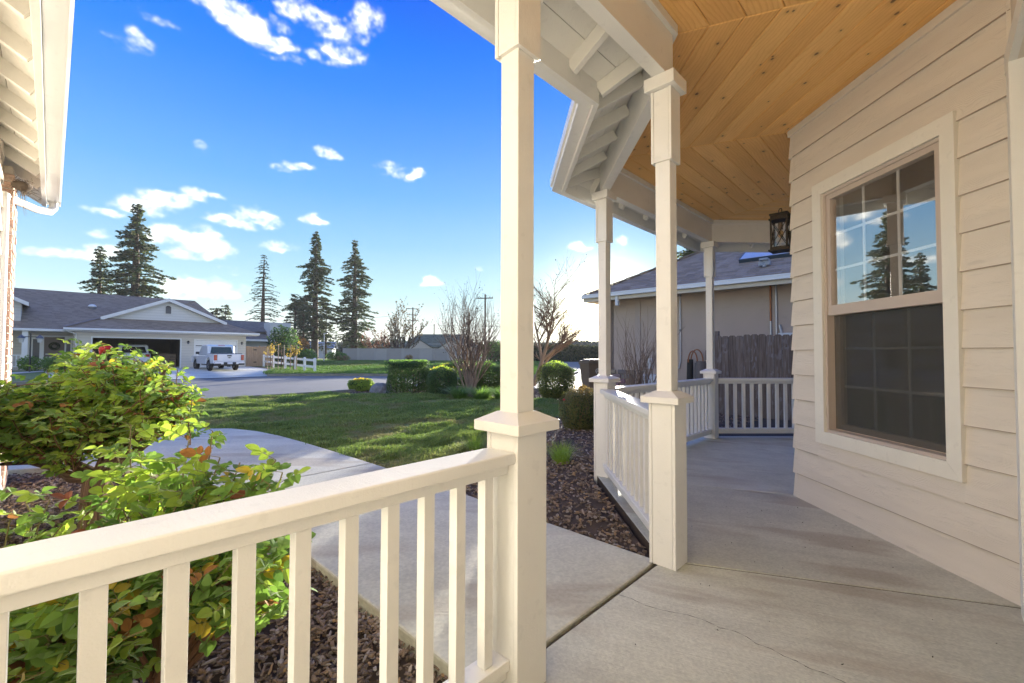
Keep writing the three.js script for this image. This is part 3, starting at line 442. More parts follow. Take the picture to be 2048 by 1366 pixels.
// ---------- the house wing on the left: brick corner, eave, gutter, downspout ----------
{
  const t = thing('house_wing', 'left house wing with a brick corner, white rafters, gutter and downspout', 'house wing', UV(0, 0), Q);
  // local x = u, local z = -v
  const wl = -.345;
  const cream = std(.76, .71, .62, .7, { bumpMap: grainMap, bumpScale: .002 });
  const wb = sub('wall', t);
  part('wall_core', bx(wl - .2, wl, -.12, 3.1, -6.3, .42), cream, wb);
  for (let k = 0; k < 15; k++) { const b = lapBoard(4.75, .2072, rnd() * 2, (k % 4) * .21); b.rotateY(Math.PI / 2).translate(wl + .012, -.03 + .2072 * k, -1.1); part('siding_board', b, M.siding, wb); }
  const brick = sub('brick_corner', t), CH = .0677, bh = .0575, x1 = -.262, z1 = -5.93, z0 = -6.52;
  part('mortar', bx(x1 - .22, x1 - .009, -.12, 2.86, z0 + .009, z1 - .009), M.mortar, brick);
  for (let k = 0; k < 43; k++) {
    const y = -.12 + CH * k, odd = k % 2, zs = odd ? [[0, .096], [.106, .30], [.31, .504], [.514, .59]] : [[0, .194], [.204, .398], [.408, .59]];
    for (const [a, b] of zs) { const dx = rr(-.003, .004); part('brick', bx(x1 - .095, x1 + dx, y + .005, y + .005 + bh, z1 - b, z1 - a, { r: .003, ox: rnd() * 2, oy: rnd() * 2 }), M.bricks[rnd() * 4 | 0], brick); }
    part('brick', bx(x1 - .22, x1 - .107, y + .005, y + .005 + bh, z1 - .09, z1 + rr(-.003, .003) - .001, { r: .003, ox: rnd() * 2, oy: rnd() * 2 }), M.bricks[rnd() * 4 | 0], brick);
  }
  // eave: fascia inside bottom at u = -.1
  const ev = sub('eave', t), FB = 2.76, FT = 2.905, u0 = -.1, ze = -6.86, zs = .3, slope = .62;
  const zc = -1.42;
  part('fascia', bx(u0, u0 + .034, FB, FT + .012, ze, zc, { r: .002 }), M.white, ev);
  part('gutter', [bx(u0 + .036, u0 + .039, FB + .03, FT + .005, ze - .02, zc), bx(u0 + .039, u0 + .122, FB + .028, FB + .031, ze - .02, zc), bx(u0 + .122, u0 + .125, FB + .028, FB + .075, ze - .02, zc), bx(u0 + .125, u0 + .14, FB + .072, FB + .076, ze - .02, zc), bx(u0 + .138, u0 + .142, FB + .076, FT - .01, ze - .02, zc), bx(u0 + .126, u0 + .142, FT - .012, FT + .004, ze - .02, zc), bx(u0 + .036, u0 + .142, FB + .028, FT, ze - .023, ze - .02)], M.metalWhite, ev);
  for (let s = 0; s < 4; s++) { const a = u0 - .145 * s, b = u0 - .145 * (s + 1) + .004, ya = FT - .012 + slope * (u0 - a), yb = FT - .012 + slope * (u0 - b); part('sheathing_board', hexa(V3(a, ya, zs), V3(a, ya, ze), V3(b, yb, ze), V3(b, yb, zs), V3(a, ya + .02, zs), V3(a, ya + .02, ze), V3(b, yb + .02, ze), V3(b, yb + .02, zs)), M.soffit, ev); }
  part('roof_edge', hexa(V3(u0 + .05, FT + .02, zs), V3(u0 + .05, FT + .02, ze), V3(u0 - .9, FT + .57, ze), V3(u0 - .9, FT + .57, zs), V3(u0 + .05, FT + .06, zs), V3(u0 + .05, FT + .06, ze), V3(u0 - .9, FT + .61, ze), V3(u0 - .9, FT + .61, zs)), M.shingle, ev);
  for (let k = 0; k < 12; k++) { const z = -6.82 + k * .46; part('rafter', bar(V3(u0 - .001, FT - .06, z), V3(u0 - .6, FT - .06 + slope * .6, z), .04, .09, { r: .003, ox: rnd() * 3 }), M.soffit, ev); }
  part('rake_board', hexa(V3(u0 + .03, FB, ze - .001), V3(u0 + .03, FB, ze - .03), V3(u0 - .9, FB + .57, ze - .03), V3(u0 - .9, FB + .57, ze - .001), V3(u0 + .03, FT + .06, ze - .001), V3(u0 + .03, FT + .06, ze - .03), V3(u0 - .9, FT + .63, ze - .03), V3(u0 - .9, FT + .63, ze - .001)), M.white, ev);
  // downspout
  const ds = [V3(u0 + .085, FB + .03, -6.74), V3(u0 + .085, FB - .035, -6.735), V3(u0 + .06, FB - .085, -6.70), V3(u0 - .03, FB - .115, -6.55), V3(x1 - .03, FB - .16, -6.05), V3(x1 - .05, FB - .175, -5.90), V3(x1 - .052, FB - .26, -5.875), V3(x1 - .052, 0, -5.875)];
  part('downspout', limb(ds, .036, 10), M.metalWhite, t);
  part('outlet_elbow', limb([V3(x1 - .052, .12, -5.875), V3(x1 - .052, .05, -5.86), V3(x1 - .03, .0, -5.74), V3(x1 - .01, -.02, -5.62)], .041, 10), M.metalWhite, t);
  // cobwebby nest under the eave
  const nest = thing('bird_nest', 'ragged brown nest stuck on the brick corner under the left eave', 'nest', pt(44, 372, 3.98), 0), G = [];
  for (let k = 0; k < 150; k++) { const a = rr(0, 6.28), r = rr(.02, .075), y = rr(-.06, .06), p = V3(Math.cos(a) * r, y, Math.sin(a) * r), q = p.clone().add(V3(gauss() * .06, gauss() * .04 - .02, gauss() * .06)); G.push(limb([p, q], [.0022, .001], 3, false)); }
  for (let k = 0; k < 14; k++) { const p = V3(gauss() * .03, -.04, gauss() * .03); G.push(limb([p, p.clone().add(V3(gauss() * .03, rr(-.1, -.05), gauss() * .03)), p.clone().add(V3(gauss() * .05, rr(-.24, -.12), gauss() * .05))], [.0018, .001, .0005], 3, false)); }
  part('twigs', G, std(.12, .085, .055, .95), nest);
  part('mud_cup', new THREE.SphereGeometry(.07, 10, 7).scale(1, .6, 1), std(.10, .075, .055, .98), nest);
}
// ---------- grounds ----------
const soilTex = tex(512, 512, (x, y) => { const n = fbm(x / 30, y / 30, 5, 17, 17), f = fbm(x / 3, y / 3, 2, 170, 170); return mix3([.045, .03, .02], [.115, .08, .055], n * .8 + f * .3); }, true);
M.soil = std(1, 1, 1, .98, { map: rep(soilTex, 1.6) });
const turfTex = tex(1024, 1024, (x, y) => { const n = fbm(x / 100, y / 100, 5, 10, 10), f = fbm(x / 4, y / 4, 3, 256, 256), d = sst(.62, .76, fbm(x / 46 + 9, y / 46, 4, 22, 22)); let c = mix3([.13, .19, .045], [.21, .26, .07], n * .7 + f * .5 - .1); return mix3(c, [.30, .22, .11], d * .7); }, true);
M.turf = std(1, 1, 1, .95, { map: rep(turfTex, 3.1), bumpMap: rep(turfTex, .6), bumpScale: .03 });
const fieldTex = tex(1024, 1024, (x, y) => { const n = fbm(x / 100, y / 60, 5, 10, 17), f = fbm(x / 4, y / 4, 3, 256, 256), d = sst(.6, .8, fbm(x / 46 + 9, y / 30, 4, 22, 34)); let c = mix3([.07, .15, .016], [.13, .235, .034], n * .7 + f * .5 - .1); return mix3(c, [.17, .15, .06], d * .6); }, true);
M.field = std(1, 1, 1, .95, { map: rep(fieldTex, 9), bumpMap: rep(fieldTex, 2), bumpScale: .05 });
M.kerb = std(.46, .44, .40, .8, { map: rep(concrete, 2.1) });

struct('ground', sheet([[-2500, 2500], [2500, 2500], [2500, -2500], [-2500, -2500]], -.30), std(.16, .15, .07, .97, { map: rep(turfTex, 17) }));
struct('road', sheet([[-60, 20], [60, 20], [60, -74], [-60, -74]], -.135), M.asphalt);
// our front yard
const yard = uvp([[-14, 13.75], [7.9, 13.75], [9.2, 13.4], [10.4, 12.5], [11.2, 11.2], [11.7, 9.4], [11.9, 7.6]]).concat(uvp([[16, 7.2], [16, -14], [-14, -14]]));
struct('yard_ground', sheet(yard, -.085), M.soil);
const ribbon = (list, w, y0, y1, mat, name, bevel = .012) => { const l = list.map(([u, v]) => UV(u, v)), a = [], b = []; l.forEach((p, i) => { const t = l[Math.min(i + 1, l.length - 1)].clone().sub(l[Math.max(0, i - 1)]).normalize(), n = V3(t.z, 0, -t.x); a.push([p.x, p.z]); b.push([p.x + n.x * w, p.z + n.z * w]); }); return struct(name, slab(a.concat(b.reverse()), y0, y1, { bevel }), mat); };
const kl = [[-16, 13.76], [-8, 13.76], [0, 13.76], [5, 13.76], [7.9, 13.76], [9.2, 13.42], [10.4, 12.52], [11.2, 11.22], [11.7, 9.4]];
ribbon(kl, .15, -.2, .012, M.kerb, 'kerb', .02);
ribbon(kl.map(([u, v]) => [u, v + .155]), .42, -.2, -.118, M.kerb, 'gutter_pan', .006);
// the walkway
const outer = [[2.475, 1.194], [2.48, 2.6], [2.46, 4.47]], inner = [[1.085, 4.47], [1.085, 2.6], [1.09, 1.194]];
struct('walkway', slab(uvp([...outer, ...inner]), -.15, -.001, { bevel: .012 }), M.walk);
const curveO = [[2.455, 4.482], [2.43, 5.3], [2.385, 6.2], [2.33, 6.9], [2.22, 7.55], [2.02, 8.1], [1.7, 8.42], [1.25, 8.56], [.6, 8.66], [-.4, 8.78], [-1.6, 8.9], [-4, 9.05]], curveI = [[-4, 7.4], [-1.6, 7.22], [-.6, 7.02], [.1, 6.68], [.62, 6.1], [.92, 5.4], [1.05, 4.482]];
struct('walkway', slab(uvp([...curveO, ...curveI]), -.15, -.001, { bevel: .012 }), M.walk);
// lawn: sheet and blades
const lawnEdge = [[2.50, 4.05], [3.0, 4.1], [3.9, 4.28], [5.0, 4.72], [6.2, 5.15], [7.6, 5.5], [8.9, 6.2], [9.3, 7.2], [8.9, 8.4], [8.3, 9.4], [7.9, 10.6], [7.45, 11.6], [6.7, 12.15], [6.1, 12.5], [6.0, 13.74]];
const lawnPoly = [...lawnEdge, [-9, 13.74], [-9, 9.4], [-4, 9.1], ...curveO.slice().reverse().map(([u, v]) => [u + .02, v + .02]).slice(1)];
struct('lawn', sheet(uvp(lawnPoly), -.052), M.turf);
const inside = (poly, x, y) => { let c = false; for (let i = 0, j = poly.length - 1; i < poly.length; j = i++) { const [a, b] = poly[i], [d, e] = poly[j]; if ((b > y) !== (e > y) && x < (d - a) * (y - b) / (e - b) + a) c = !c; } return c; };
function instanced(name, label, category, geo, mat, list, parent) { const m = new THREE.InstancedMesh(geo, mat, list.length); m.name = parent ? name : numbered(name); m.castShadow = m.receiveShadow = true; const c = new THREE.Color(); list.forEach(([mat4, col], i) => { m.setMatrixAt(i, mat4); if (col) m.setColorAt(i, c.setRGB(...col)); }); (parent || scene).add(m); if (!parent) tag(m, label, category); m.userData.kind = 'stuff'; return m; }
const TRS = (p, yaw, s, tilt = 0, sy) => new THREE.Matrix4().compose(p, new THREE.Quaternion().setFromEuler(new THREE.Euler(tilt * Math.cos(yaw * 3), yaw, tilt * Math.sin(yaw * 5))), V3(s, sy ?? s, s));
function tuft(n, h, spread, w, lean) { const P = []; for (let i = 0; i < n; i++) { const a = rr(0, 6.28), r = spread * Math.sqrt(rnd()), x = Math.cos(a) * r, z = Math.sin(a) * r, b = rr(0, 6.28), hh = h * rr(.55, 1.1), l = lean * hh * rr(.3, 1.3), dx = Math.cos(b), dz = Math.sin(b), wx = -dz * w, wz = dx * w; const m = [x + dx * l * .35, hh * .6, z + dz * l * .35], t = [x + dx * l, hh, z + dz * l]; P.push(x - wx, 0, z - wz, x + wx, 0, z + wz, m[0] + wx * .7, m[1], m[2] + wz * .7, x - wx, 0, z - wz, m[0] + wx * .7, m[1], m[2] + wz * .7, m[0] - wx * .7, m[1], m[2] - wz * .7, m[0] - wx * .7, m[1], m[2] - wz * .7, m[0] + wx * .7, m[1], m[2] + wz * .7, ...t); } return triGeo(P); }
M.blade = phy(1, 1, 1, .97, { transmission: .35, thickness: 0, side: THREE.DoubleSide });
{
  const list = []; const G = [tuft(12, .05, .045, .0034, .8), tuft(9, .042, .05, .0036, 1.1)], L2 = [];
  for (let i = 0; i < 260000; i++) {
    const u = rr(-4, 9.4), v = rr(4.0, 13.74); if (!inside(lawnPoly, u, v)) continue; const d = Math.hypot(u, v); if (rnd() > clamp(1.15 - d / 17, .28, 1)) continue;
    const p = UV(u, v, -.052), dry = sst(.54, .70, fbm(u * 1.5 + 30, v * 1.5 + 7, 4)), edge = sst(.35, 0, v - 4.2 - Math.max(0, u - 3) * .15), k = fbm(u * .7 + 3, v * .7, 3);
    let c = mix3([.17, .275, .045], [.29, .38, .07], clamp(k * 1.4 - .25 + gauss() * .3)); c = mix3(c, [.40, .31, .15], clamp(dry * .8 + edge * .4 + (rnd() < .08 ? .6 : 0)) * rr(.4, 1)); if (rnd() < .42 * dry) continue;
    (rnd() < .5 ? list : L2).push([TRS(p, rr(0, 6.28), rr(.7, 1.15) * (1 + d * .03) * lerp(.55, 1.5, sst(.3, .7, fbm(u * 2.6 + 11, v * 4.2, 3))) * (1 - .4 * dry), .2), c]);
  }
  instanced('lawn_grass', 'short green lawn with dry brown patches between walkway and kerb', 'grass', G[0], M.blade, list);
  instanced('lawn_grass', 'shorter leaning blades filling in the front lawn', 'grass', G[1], M.blade, L2);
}
struct('mulch_bed', sheet(uvp([[2.49, 1.24], [2.49, 4.04], [3.9, 4.26], [6.2, 5.12], [7.6, 5.45], [8.6, 4.6]]).concat([[2.6, -6.5], [.9, -4.6], [.9, -2.62]]), -.036), M.soil);
// bark mulch: chips over soil
function chip(k) { const g = new THREE.IcosahedronGeometry(1, 1).toNonIndexed(), p = g.attributes.position; for (let i = 0; i < p.count; i++) { const x = p.getX(i), y = p.getY(i), z = p.getZ(i), n = .72 + .6 * hash2(Math.round(x * 9) + k * 31, Math.round(y * 9) * 7 + Math.round(z * 9)); const sq = (q) => Math.sign(q) * Math.abs(q) ** .7; p.setXYZ(i, sq(x) * n * [1, .8, 1.5, 1.9][k], sq(y) * n * [.38, .5, .3, .26][k], sq(z) * n * [.6, .62, .42, .34][k]); } g.computeVertexNormals(); return g; }
{
  const chips = [0, 1, 2, 3].map(chip), bark = std(1, 1, 1, .7), beds = { near: [[], [], [], []], right: [[], [], [], []] };
  const put = (B, u, v, s, y = -.07) => { const p = UV(u, v, y + rr(0, .03)), k = rnd() < .3 ? 0 : rnd() < .45 ? 1 : rnd() < .7 ? 2 : 3, t = rnd(); let c = mix3([.085, .06, .042], [.27, .19, .13], t); if (rnd() < .22) c = mix3(c, [.38, .33, .29], rr(.3, 1)); if (rnd() < .05) c = [.34, .22, .11]; B[k].push([new THREE.Matrix4().compose(p, new THREE.Quaternion().setFromEuler(new THREE.Euler(gauss() * .45, rr(0, 6.28), gauss() * .45)), V3(s, s, s)), c]); };
  for (let i = 0; i < 26000; i++) { const u = rr(-.34, 1.09), v = rr(1.17, 7.0); if (v > 5 && u > 1.05 - (v - 5) * .5) continue; const d = Math.hypot(u, v); if (rnd() > clamp(1.6 - d * .2, .3, 1)) continue; put(beds.near, u, v, rr(.006, .0145) * (1 + .05 * d)); }
  for (let i = 0; i < 30000; i++) { const u = rr(2.49, 9.6), v = rr(1.1, 6.2); const p = UV(u, v); if (p.x > .86 && v < 2.4 + (u > 4 ? 0 : -9)) {} if (p.x > .88 && p.z > -4.4 || (v < 2.42 && u > 3.7 && p.x > 1)) continue; if (inside(lawnPoly, u, v)) continue; const d = Math.hypot(u, v); if (rnd() > clamp(1.5 - d * .16, .25, 1)) continue; put(beds.right, u, v, rr(.007, .016) * (1 + .05 * d), -.032); }
  for (let i = 0; i < 9000; i++) { const u = rr(5.9, 12), v = rr(5, 13.7); if (inside(lawnPoly, u, v)) continue; put(beds.right, u, v, rr(.012, .026)); }
  for (const [key, lab] of [['near', 'dark bark mulch of the rose bed behind the long railing'], ['right', 'brown bark mulch of the bed right of the walkway']]) { const t = thing('bark_mulch', lab, 'mulch'); t.userData.kind = 'stuff'; chips.forEach((g, k) => instanced('chips', '', '', g, bark, beds[key][k], t)); }
}
// across the road: sloping drive, verge, field
const far = { y0: -.12, y1: .10 };
{
  const q = (u, v, y) => { const p = UV(u, v, y); return p; }, quad = (a, b, c, d) => muv(triGeo([...a.toArray(), ...b.toArray(), ...c.toArray(), ...a.toArray(), ...c.toArray(), ...d.toArray()]));
  const panels = []; for (const [u0, u1] of [[-.2, 3.6], [3.615, 7.3], [7.315, 11.1]]) for (const [v0, v1, y0, y1] of [[27.2, 33.3, -.115, -.02], [33.315, 40, -.02, .10]]) panels.push(quad(q(u0, v0, y0), q(u1, v0, y0), q(u1 - (v0 < 30 && u1 > 11 ? 0 : 0), v1, y1), q(u0, v1, y1)));
  struct('far_driveway', panels, M.drive);
  struct('far_driveway', [quad(q(11.1, 27.2, -.115), q(14.2, 27.2, -.115), q(11.6, 31, -.05), q(11.1, 31, -.05))], M.drive);
  struct('far_yard', [quad(q(-30, 27.3, -.1), q(-.2, 27.3, -.1), q(-.2, 41, .1), q(-30, 41, .1)), quad(q(-30, 41, .1), q(11.1, 41, .1), q(11.1, 60, .12), q(-30, 60, .12))], M.turf);
  struct('far_walkway', [quad(q(-3, 35.6, .055), q(-1.9, 34.4, .035), q(-.25, 37.4, .07), q(-.3, 38.7, .09))], M.drive);
  struct('far_bed', [quad(q(11.1, 31, -.03), q(13.0, 28, -.09), q(11.9, 39.5, .10), q(11.1, 39.5, .10))], M.soil);
  ribbon([[-.25, 27.0], [-30, 27.0]].reverse(), .16, -.2, .0, M.kerb, 'far_kerb', .02);
}
{ // the green field with its kerb, meeting the road along a bend
  const edge = [[-13.4, -25.6], [-11.3, -26.0], [-8, -26.1], [-4, -25.5], [-.5, -24.9], [2.2, -25.3], [4.2, -27.4], [5.2, -31], [5.6, -40], [5.6, -68]];
  const back = [[-30, -98], [-75, -98], [-75, -60], [-33, -37.5], [-20.6, -36.9], [-16.4, -32.0], [-14.6, -27.4]];
  struct('field', sheet([...edge, ...back], -.01), M.field);
  const a = edge.map(([x, z]) => [x, z]), o = edge.map(([x, z], i) => { const t = [edge[Math.min(i + 1, edge.length - 1)][0] - edge[Math.max(i - 1, 0)][0], edge[Math.min(i + 1, edge.length - 1)][1] - edge[Math.max(i - 1, 0)][1]], l = Math.hypot(...t); return [x - t[1] / l * .16, z + t[0] / l * .16]; });
  struct('field_kerb', slab([...a, ...o.reverse()], -.2, .002, { bevel: .02 }), M.kerb);
  struct('verge', sheet([[1.2, -25.4], [1.2, -20.6], [12, -20.9], [12, -25.5]].map(([x, z]) => [x + .4, z + .2]), -.075), M.field);
  struct('neighbour_driveway', slab([[1.05, -20.3], [1.3, -15.2], [2.3, -13.2], [12, -8], [14, -20.3]], -.2, -.07, { bevel: .01 }), M.drive);
  const list = [], G = tuft(10, .13, .16, .008, .8);
  for (let i = 0; i < 42000; i++) { const x = rr(-32, 5.4), z = -25.3 - 60 * rnd() ** 1.7; if (!inside([...edge, ...back], x, z)) continue; const k = fbm(x * .3 + 9, z * .3, 3), dry = sst(.56, .74, fbm(x * .5, z * .35 + 5, 4)); let c = mix3([.085, .185, .02], [.16, .27, .04], clamp(k * 1.3 - .2 + gauss() * .25)); c = mix3(c, [.22, .18, .08], dry * rr(.2, .8)); list.push([TRS(V3(x, -.01, z), rr(0, 6.28), rr(.6, 1.3), .1), c]); }
  instanced('field_grass', 'rough bright green grass of the empty lot across the street', 'grass', G, M.blade, list);
}
// ---------- the house across the street (local x = u, y up from the drive, z towards us) ----------
const farWall = std(.66, .60, .51, .75, { map: rep(tex(64, 256, (x, y) => { const r = y % 64, s = r < 5 ? .72 : 1; return s; }), 1, .8) });
const roofQ = (a, b, c, d, t = .06) => { const up = V3(0, t, 0), f = (p) => p.clone().sub(up); return hexa(f(a), f(b), f(c), f(d), a, b, c, d); };
const roofT = (a, b, c, t = .06) => { const f = (p) => V3(p.x, p.y - t, p.z); return hexa(f(a), f(b), f(c), f(c).add(V3(0, 0, -.001)), a, b, c, c.clone().add(V3(0, 0, -.001))); };
{
  const t = thing('house_across', 'long grey house across the street with open two-car garage and white gable', 'house', UV(0, 40, .1), Q);
  const yT = 2.46, g = M.metalWhite, e0 = .5, e1 = 11.62, ze = .62;
  part('garage_wall', [bx(1.16, 1.87, 0, yT, -.15, 0), bx(6.56, 7.46, 0, yT, -.15, 0), bx(10.17, 10.83, 0, yT, -.15, 0), bx(1.87, 6.56, 2.08, yT, -.15, 0), bx(7.46, 10.17, 2.04, yT, -.15, 0), bx(10.7, 10.83, 0, yT, -7, -.15), bx(1.16, 1.29, 0, yT, -7, -.15)], farWall, t);
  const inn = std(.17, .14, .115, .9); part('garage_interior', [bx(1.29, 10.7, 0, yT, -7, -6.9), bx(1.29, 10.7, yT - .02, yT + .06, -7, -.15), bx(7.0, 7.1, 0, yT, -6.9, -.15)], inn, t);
  part('garage_floor', bx(1.29, 10.7, -.03, .012, -6.9, 0), M.drive, t);
  part('door_trim', [bx(1.80, 1.88, 0, 2.07, -.1, .03), bx(6.55, 6.63, 0, 2.07, -.1, .03), bx(1.80, 6.63, 2.07, 2.15, -.1, .03)], g, t);
  part('door_trim', [bx(7.39, 7.47, 0, 2.03, -.1, .03), bx(10.16, 10.24, 0, 2.03, -.1, .03), bx(7.39, 10.24, 2.03, 2.11, -.1, .03)], g, t);
  const gd = sub('garage_door', t); for (let k = 0; k < 4; k++) part('door_panel', bx(7.47, 10.16, .01 + k * .505, .505 + k * .505, -.08, -.03, { r: .008 }), g, gd);
  for (const y of [1.62, .48]) for (const [a, b] of [[7.5, 7.98], [9.66, 10.13]]) part('strap_hinge', [bx(a, b, y - .028, y + .028, -.03, -.012)], M.dark, gd);
  // roofs
  const pk = V3(6.0, 5.02, -1.2), zr = -9;
  part('gable_wall', hexa(V3(2.55, 3.4, -1.3), V3(9.45, 3.4, -1.3), V3(9.45, 3.4, -1.4), V3(2.55, 3.4, -1.4), V3(5.98, 4.9, -1.3), V3(6.02, 4.9, -1.3), V3(6.02, 4.9, -1.4), V3(5.98, 4.9, -1.4)), std(.74, .72, .68, .7, { map: farWall.map }), t);
  const vent = sub('gable_vent', t); part('vent_frame', [bx(5.78, 6.22, 3.95, 4.0, -1.3, -1.24), bx(5.78, 5.83, 4.0, 4.42, -1.3, -1.24), bx(6.17, 6.22, 4.0, 4.42, -1.3, -1.24), new THREE.TorusGeometry(.195, .025, 5, 10, Math.PI).translate(6, 4.42, -1.27)], M.soffit, vent); part('vent_back', [bx(5.83, 6.17, 4.0, 4.42, -1.299, -1.29), new THREE.CircleGeometry(.19, 12, 0, Math.PI).translate(6, 4.42, -1.288)], std(.09, .09, .1, .9), vent); for (let k = 0; k < 5; k++) part('louvre', box(.34, .012, .05, 6, 4.06 + k * .09, -1.26, { rx: .6 }), std(.3, .3, .3, .8), vent);
  part('roof', [roofQ(V3(e0, 2.66, ze), V3(e1, 2.66, ze), V3(9.62, 3.46, -1.22), V3(2.38, 3.46, -1.22)), roofQ(V3(6, 5.1, -1.05), V3(6, 5.1, zr), V3(e0, 2.66, zr), V3(e0, 2.66, ze)), roofQ(V3(6, 5.1, zr), V3(6, 5.1, -1.05), V3(e1, 2.66, ze), V3(e1, 2.66, zr))].slice(0, 1), M.shingle, t);
  part('roof', [roofQ(V3(2.3, 3.5, -1.0), V3(6, 5.1, -1.0), V3(6, 5.1, zr), V3(2.3, 3.5, zr)), roofQ(V3(6, 5.1, -1.0), V3(9.7, 3.5, -1.0), V3(9.7, 3.5, zr), V3(6, 5.1, zr)), roofQ(V3(9.62, 3.47, -1.22), V3(e1, 2.66, ze), V3(e1, 2.66, zr), V3(9.62, 3.47, zr)), roofQ(V3(e0, 2.66, ze), V3(2.38, 3.47, -1.22), V3(2.38, 3.47, zr), V3(e0, 2.66, zr))], M.shingle, t);
  const caps = []; for (let k = 0; k < 7; k++) caps.push(bar(V3(lerp(e0, 2.38, k / 7), lerp(2.69, 3.49, k / 7), lerp(ze, -1.2, k / 7)), V3(lerp(e0, 2.38, (k + .97) / 7), lerp(2.71, 3.50, (k + .97) / 7), lerp(ze, -1.2, (k + .97) / 7)), .22, .05)); part('ridge_cap', caps, std(.24, .2, .18, .9), t);
  const rake = (a, b) => hexa(V3(a.x, a.y - .24, a.z), V3(b.x, b.y - .24, b.z), V3(b.x, b.y - .24, b.z - .05), V3(a.x, a.y - .24, a.z - .05), a, b, V3(b.x, b.y, b.z - .05), V3(a.x, a.y, a.z - .05));
  part('rake_board', [rake(V3(2.28, 3.52, -.97), V3(6, 5.13, -.97)), rake(V3(6, 5.13, -.97), V3(9.72, 3.52, -.97))], g, t);
  part('gutter', [bx(e0, e1, 2.52, 2.66, ze, ze + .12, { r: .02 }), bx(e1 - .06, e1, 2.50, 2.64, -6, ze)], g, t);
  part('soffit', [bx(e0 + .05, e1 - .05, 2.46, 2.5, -.02, ze)], M.soffit, t);
  part('downspout', limb([V3(.62, 2.53, ze), V3(.72, 2.42, .45), V3(1.08, 2.3, .08), V3(1.1, 2.1, .06), V3(1.1, .1, .06)], .04, 6), g, t);
  // main house: high roof, porch at the left
  part('main_roof', [roofQ(V3(-14, 2.56, -.3), V3(2.4, 2.56, -.3), V3(8.6, 5.62, -6.6), V3(-14, 5.62, -6.6)), roofQ(V3(2.4, 2.56, -.3), V3(11.2, 2.56, -2.2), V3(10, 3.4, -6.6), V3(8.6, 5.62, -6.6)), roofQ(V3(8.6, 5.62, -6.6), V3(10.8, 3, -4), V3(10.8, 3, -13), V3(8.7, 5.55, -6.7))], M.shingle, t);
  part('main_gutter', bx(-14, .6, 2.42, 2.57, -.32, -.2, { r: .02 }), g, t);
  part('porch_wall', [bx(-14, 1.16, 0, 2.5, -2.2, -2.05), bx(1.0, 1.16, 0, 2.5, -2.1, 0)], std(.60, .55, .47, .75, { map: farWall.map }), t);
  part('porch_floor', bx(-14, 1.16, -.1, .05, -2.2, -.2), M.drive, t);
  part('porch_ceiling', bx(-14, 1.0, 2.44, 2.48, -2.2, -.35), M.soffit, t);
  for (const x of [-1.12, -4.4]) part('porch_column', bx(x - .13, x + .13, .05, 2.44, -.62, -.36, { r: .01 }), g, t);
  part('porch_railing', [bx(-4.3, -1.25, .88, .95, -.54, -.46), bx(-4.3, -1.25, .2, .26, -.53, -.47), ...Array.from({ length: 18 }, (_, k) => bx(-4.2 + k * .17, -4.14 + k * .17, .26, .88, -.53, -.47))], g, t);
  const fd = sub('front_door', t); part('door_frame', [bx(-1.0, -.32, .05, 2.2, -2.06, -1.98), bx(.62, 1.0, .05, 2.2, -2.06, -1.98), bx(-.32, .62, 2.1, 2.2, -2.06, -1.98)], g, fd); part('sidelight', [bx(-.82, -.52, .6, 1.95, -1.98, -1.97)], std(.10, .10, .11, .2), fd); part('sidelight', [bx(.7, .9, .6, 1.95, -1.98, -1.97)], std(.10, .10, .11, .2), fd); part('door_leaf', bx(-.32, .62, .05, 2.1, -2.04, -2.0), std(.16, .12, .10, .5), fd); part('door_rail', [bx(-.25, .55, .95, 1.0, -2.0, -1.975), bx(-.25, .55, .75, .8, -2.0, -1.975)], g, fd);
  part('wreath', new THREE.TorusGeometry(.2, .08, 6, 14).translate(.15, 1.5, -1.93), std(.035, .04, .02, .95), fd);
  const dm = sub('dormer', t); part('dormer_wall', [bx(-4, -1.35, 3.0, 4.35, -2.6, -1.3)], std(.62, .59, .53, .75, { map: farWall.map }), dm); part('dormer_roof', [roofQ(V3(-1.05, 4.2, -.95), V3(-1.05, 4.2, -4), V3(-2.7, 5.05, -4), V3(-2.7, 5.05, -.95), .08), roofQ(V3(-2.7, 5.05, -.95), V3(-2.7, 5.05, -4), V3(-4.35, 4.2, -4), V3(-4.35, 4.2, -.95), .08)], M.shingle, dm); part('dormer_fascia', [rake(V3(-1.02, 4.22, -.93), V3(-2.7, 5.08, -.93)), rake(V3(-2.7, 5.08, -.93), V3(-4.38, 4.22, -.93))], g, dm); part('dormer_window', bx(-3, -2.1, 3.25, 4.1, -1.32, -1.28), g, dm);
  part('roof_vent', new THREE.SphereGeometry(.24, 12, 6, 0, 6.3, 0, 1.57).scale(1, .8, 1).translate(2.0, 4.38, -3.9), g, t); part('roof_vent_base', cyl(.24, .24, .3, 2.0, 4.24, -3.9, 12), std(.15, .15, .15, .6), t);
  for (const x of [7.02, 10.52]) { const s = sub('wall_sconce', t); part('shade', cyl(.11, .03, .12, x, 1.92, .12, 8), M.dark, s); part('lamp_body', cyl(.055, .07, .14, x, 1.80, .12, 8), std(.2, .2, .2, .3), s); }
}
{ // twin lantern post in front of the far porch
  const t = thing('lamp_post', 'black post with two hooded lanterns before the porch of the far house', 'lamp', UV(-.82, 37.4, .08), Q), blk = std(.03, .03, .03, .5); part('post', cyl(.04, .035, 2.2, 0, 1.1, 0, 8), blk, t); part('cross_arm', bx(-.42, .42, 1.98, 2.02, -.02, .02), blk, t);
  for (const x of [-.36, .36]) { const l = sub('lantern', t); part('hood', cyl(.2, .02, .2, x, 2.02, 0, 10), std(.12, .12, .13, .4), l); part('glass', cyl(.09, .13, .24, x, 1.8, 0, 8), std(.6, .58, .52, .2), l); }
}
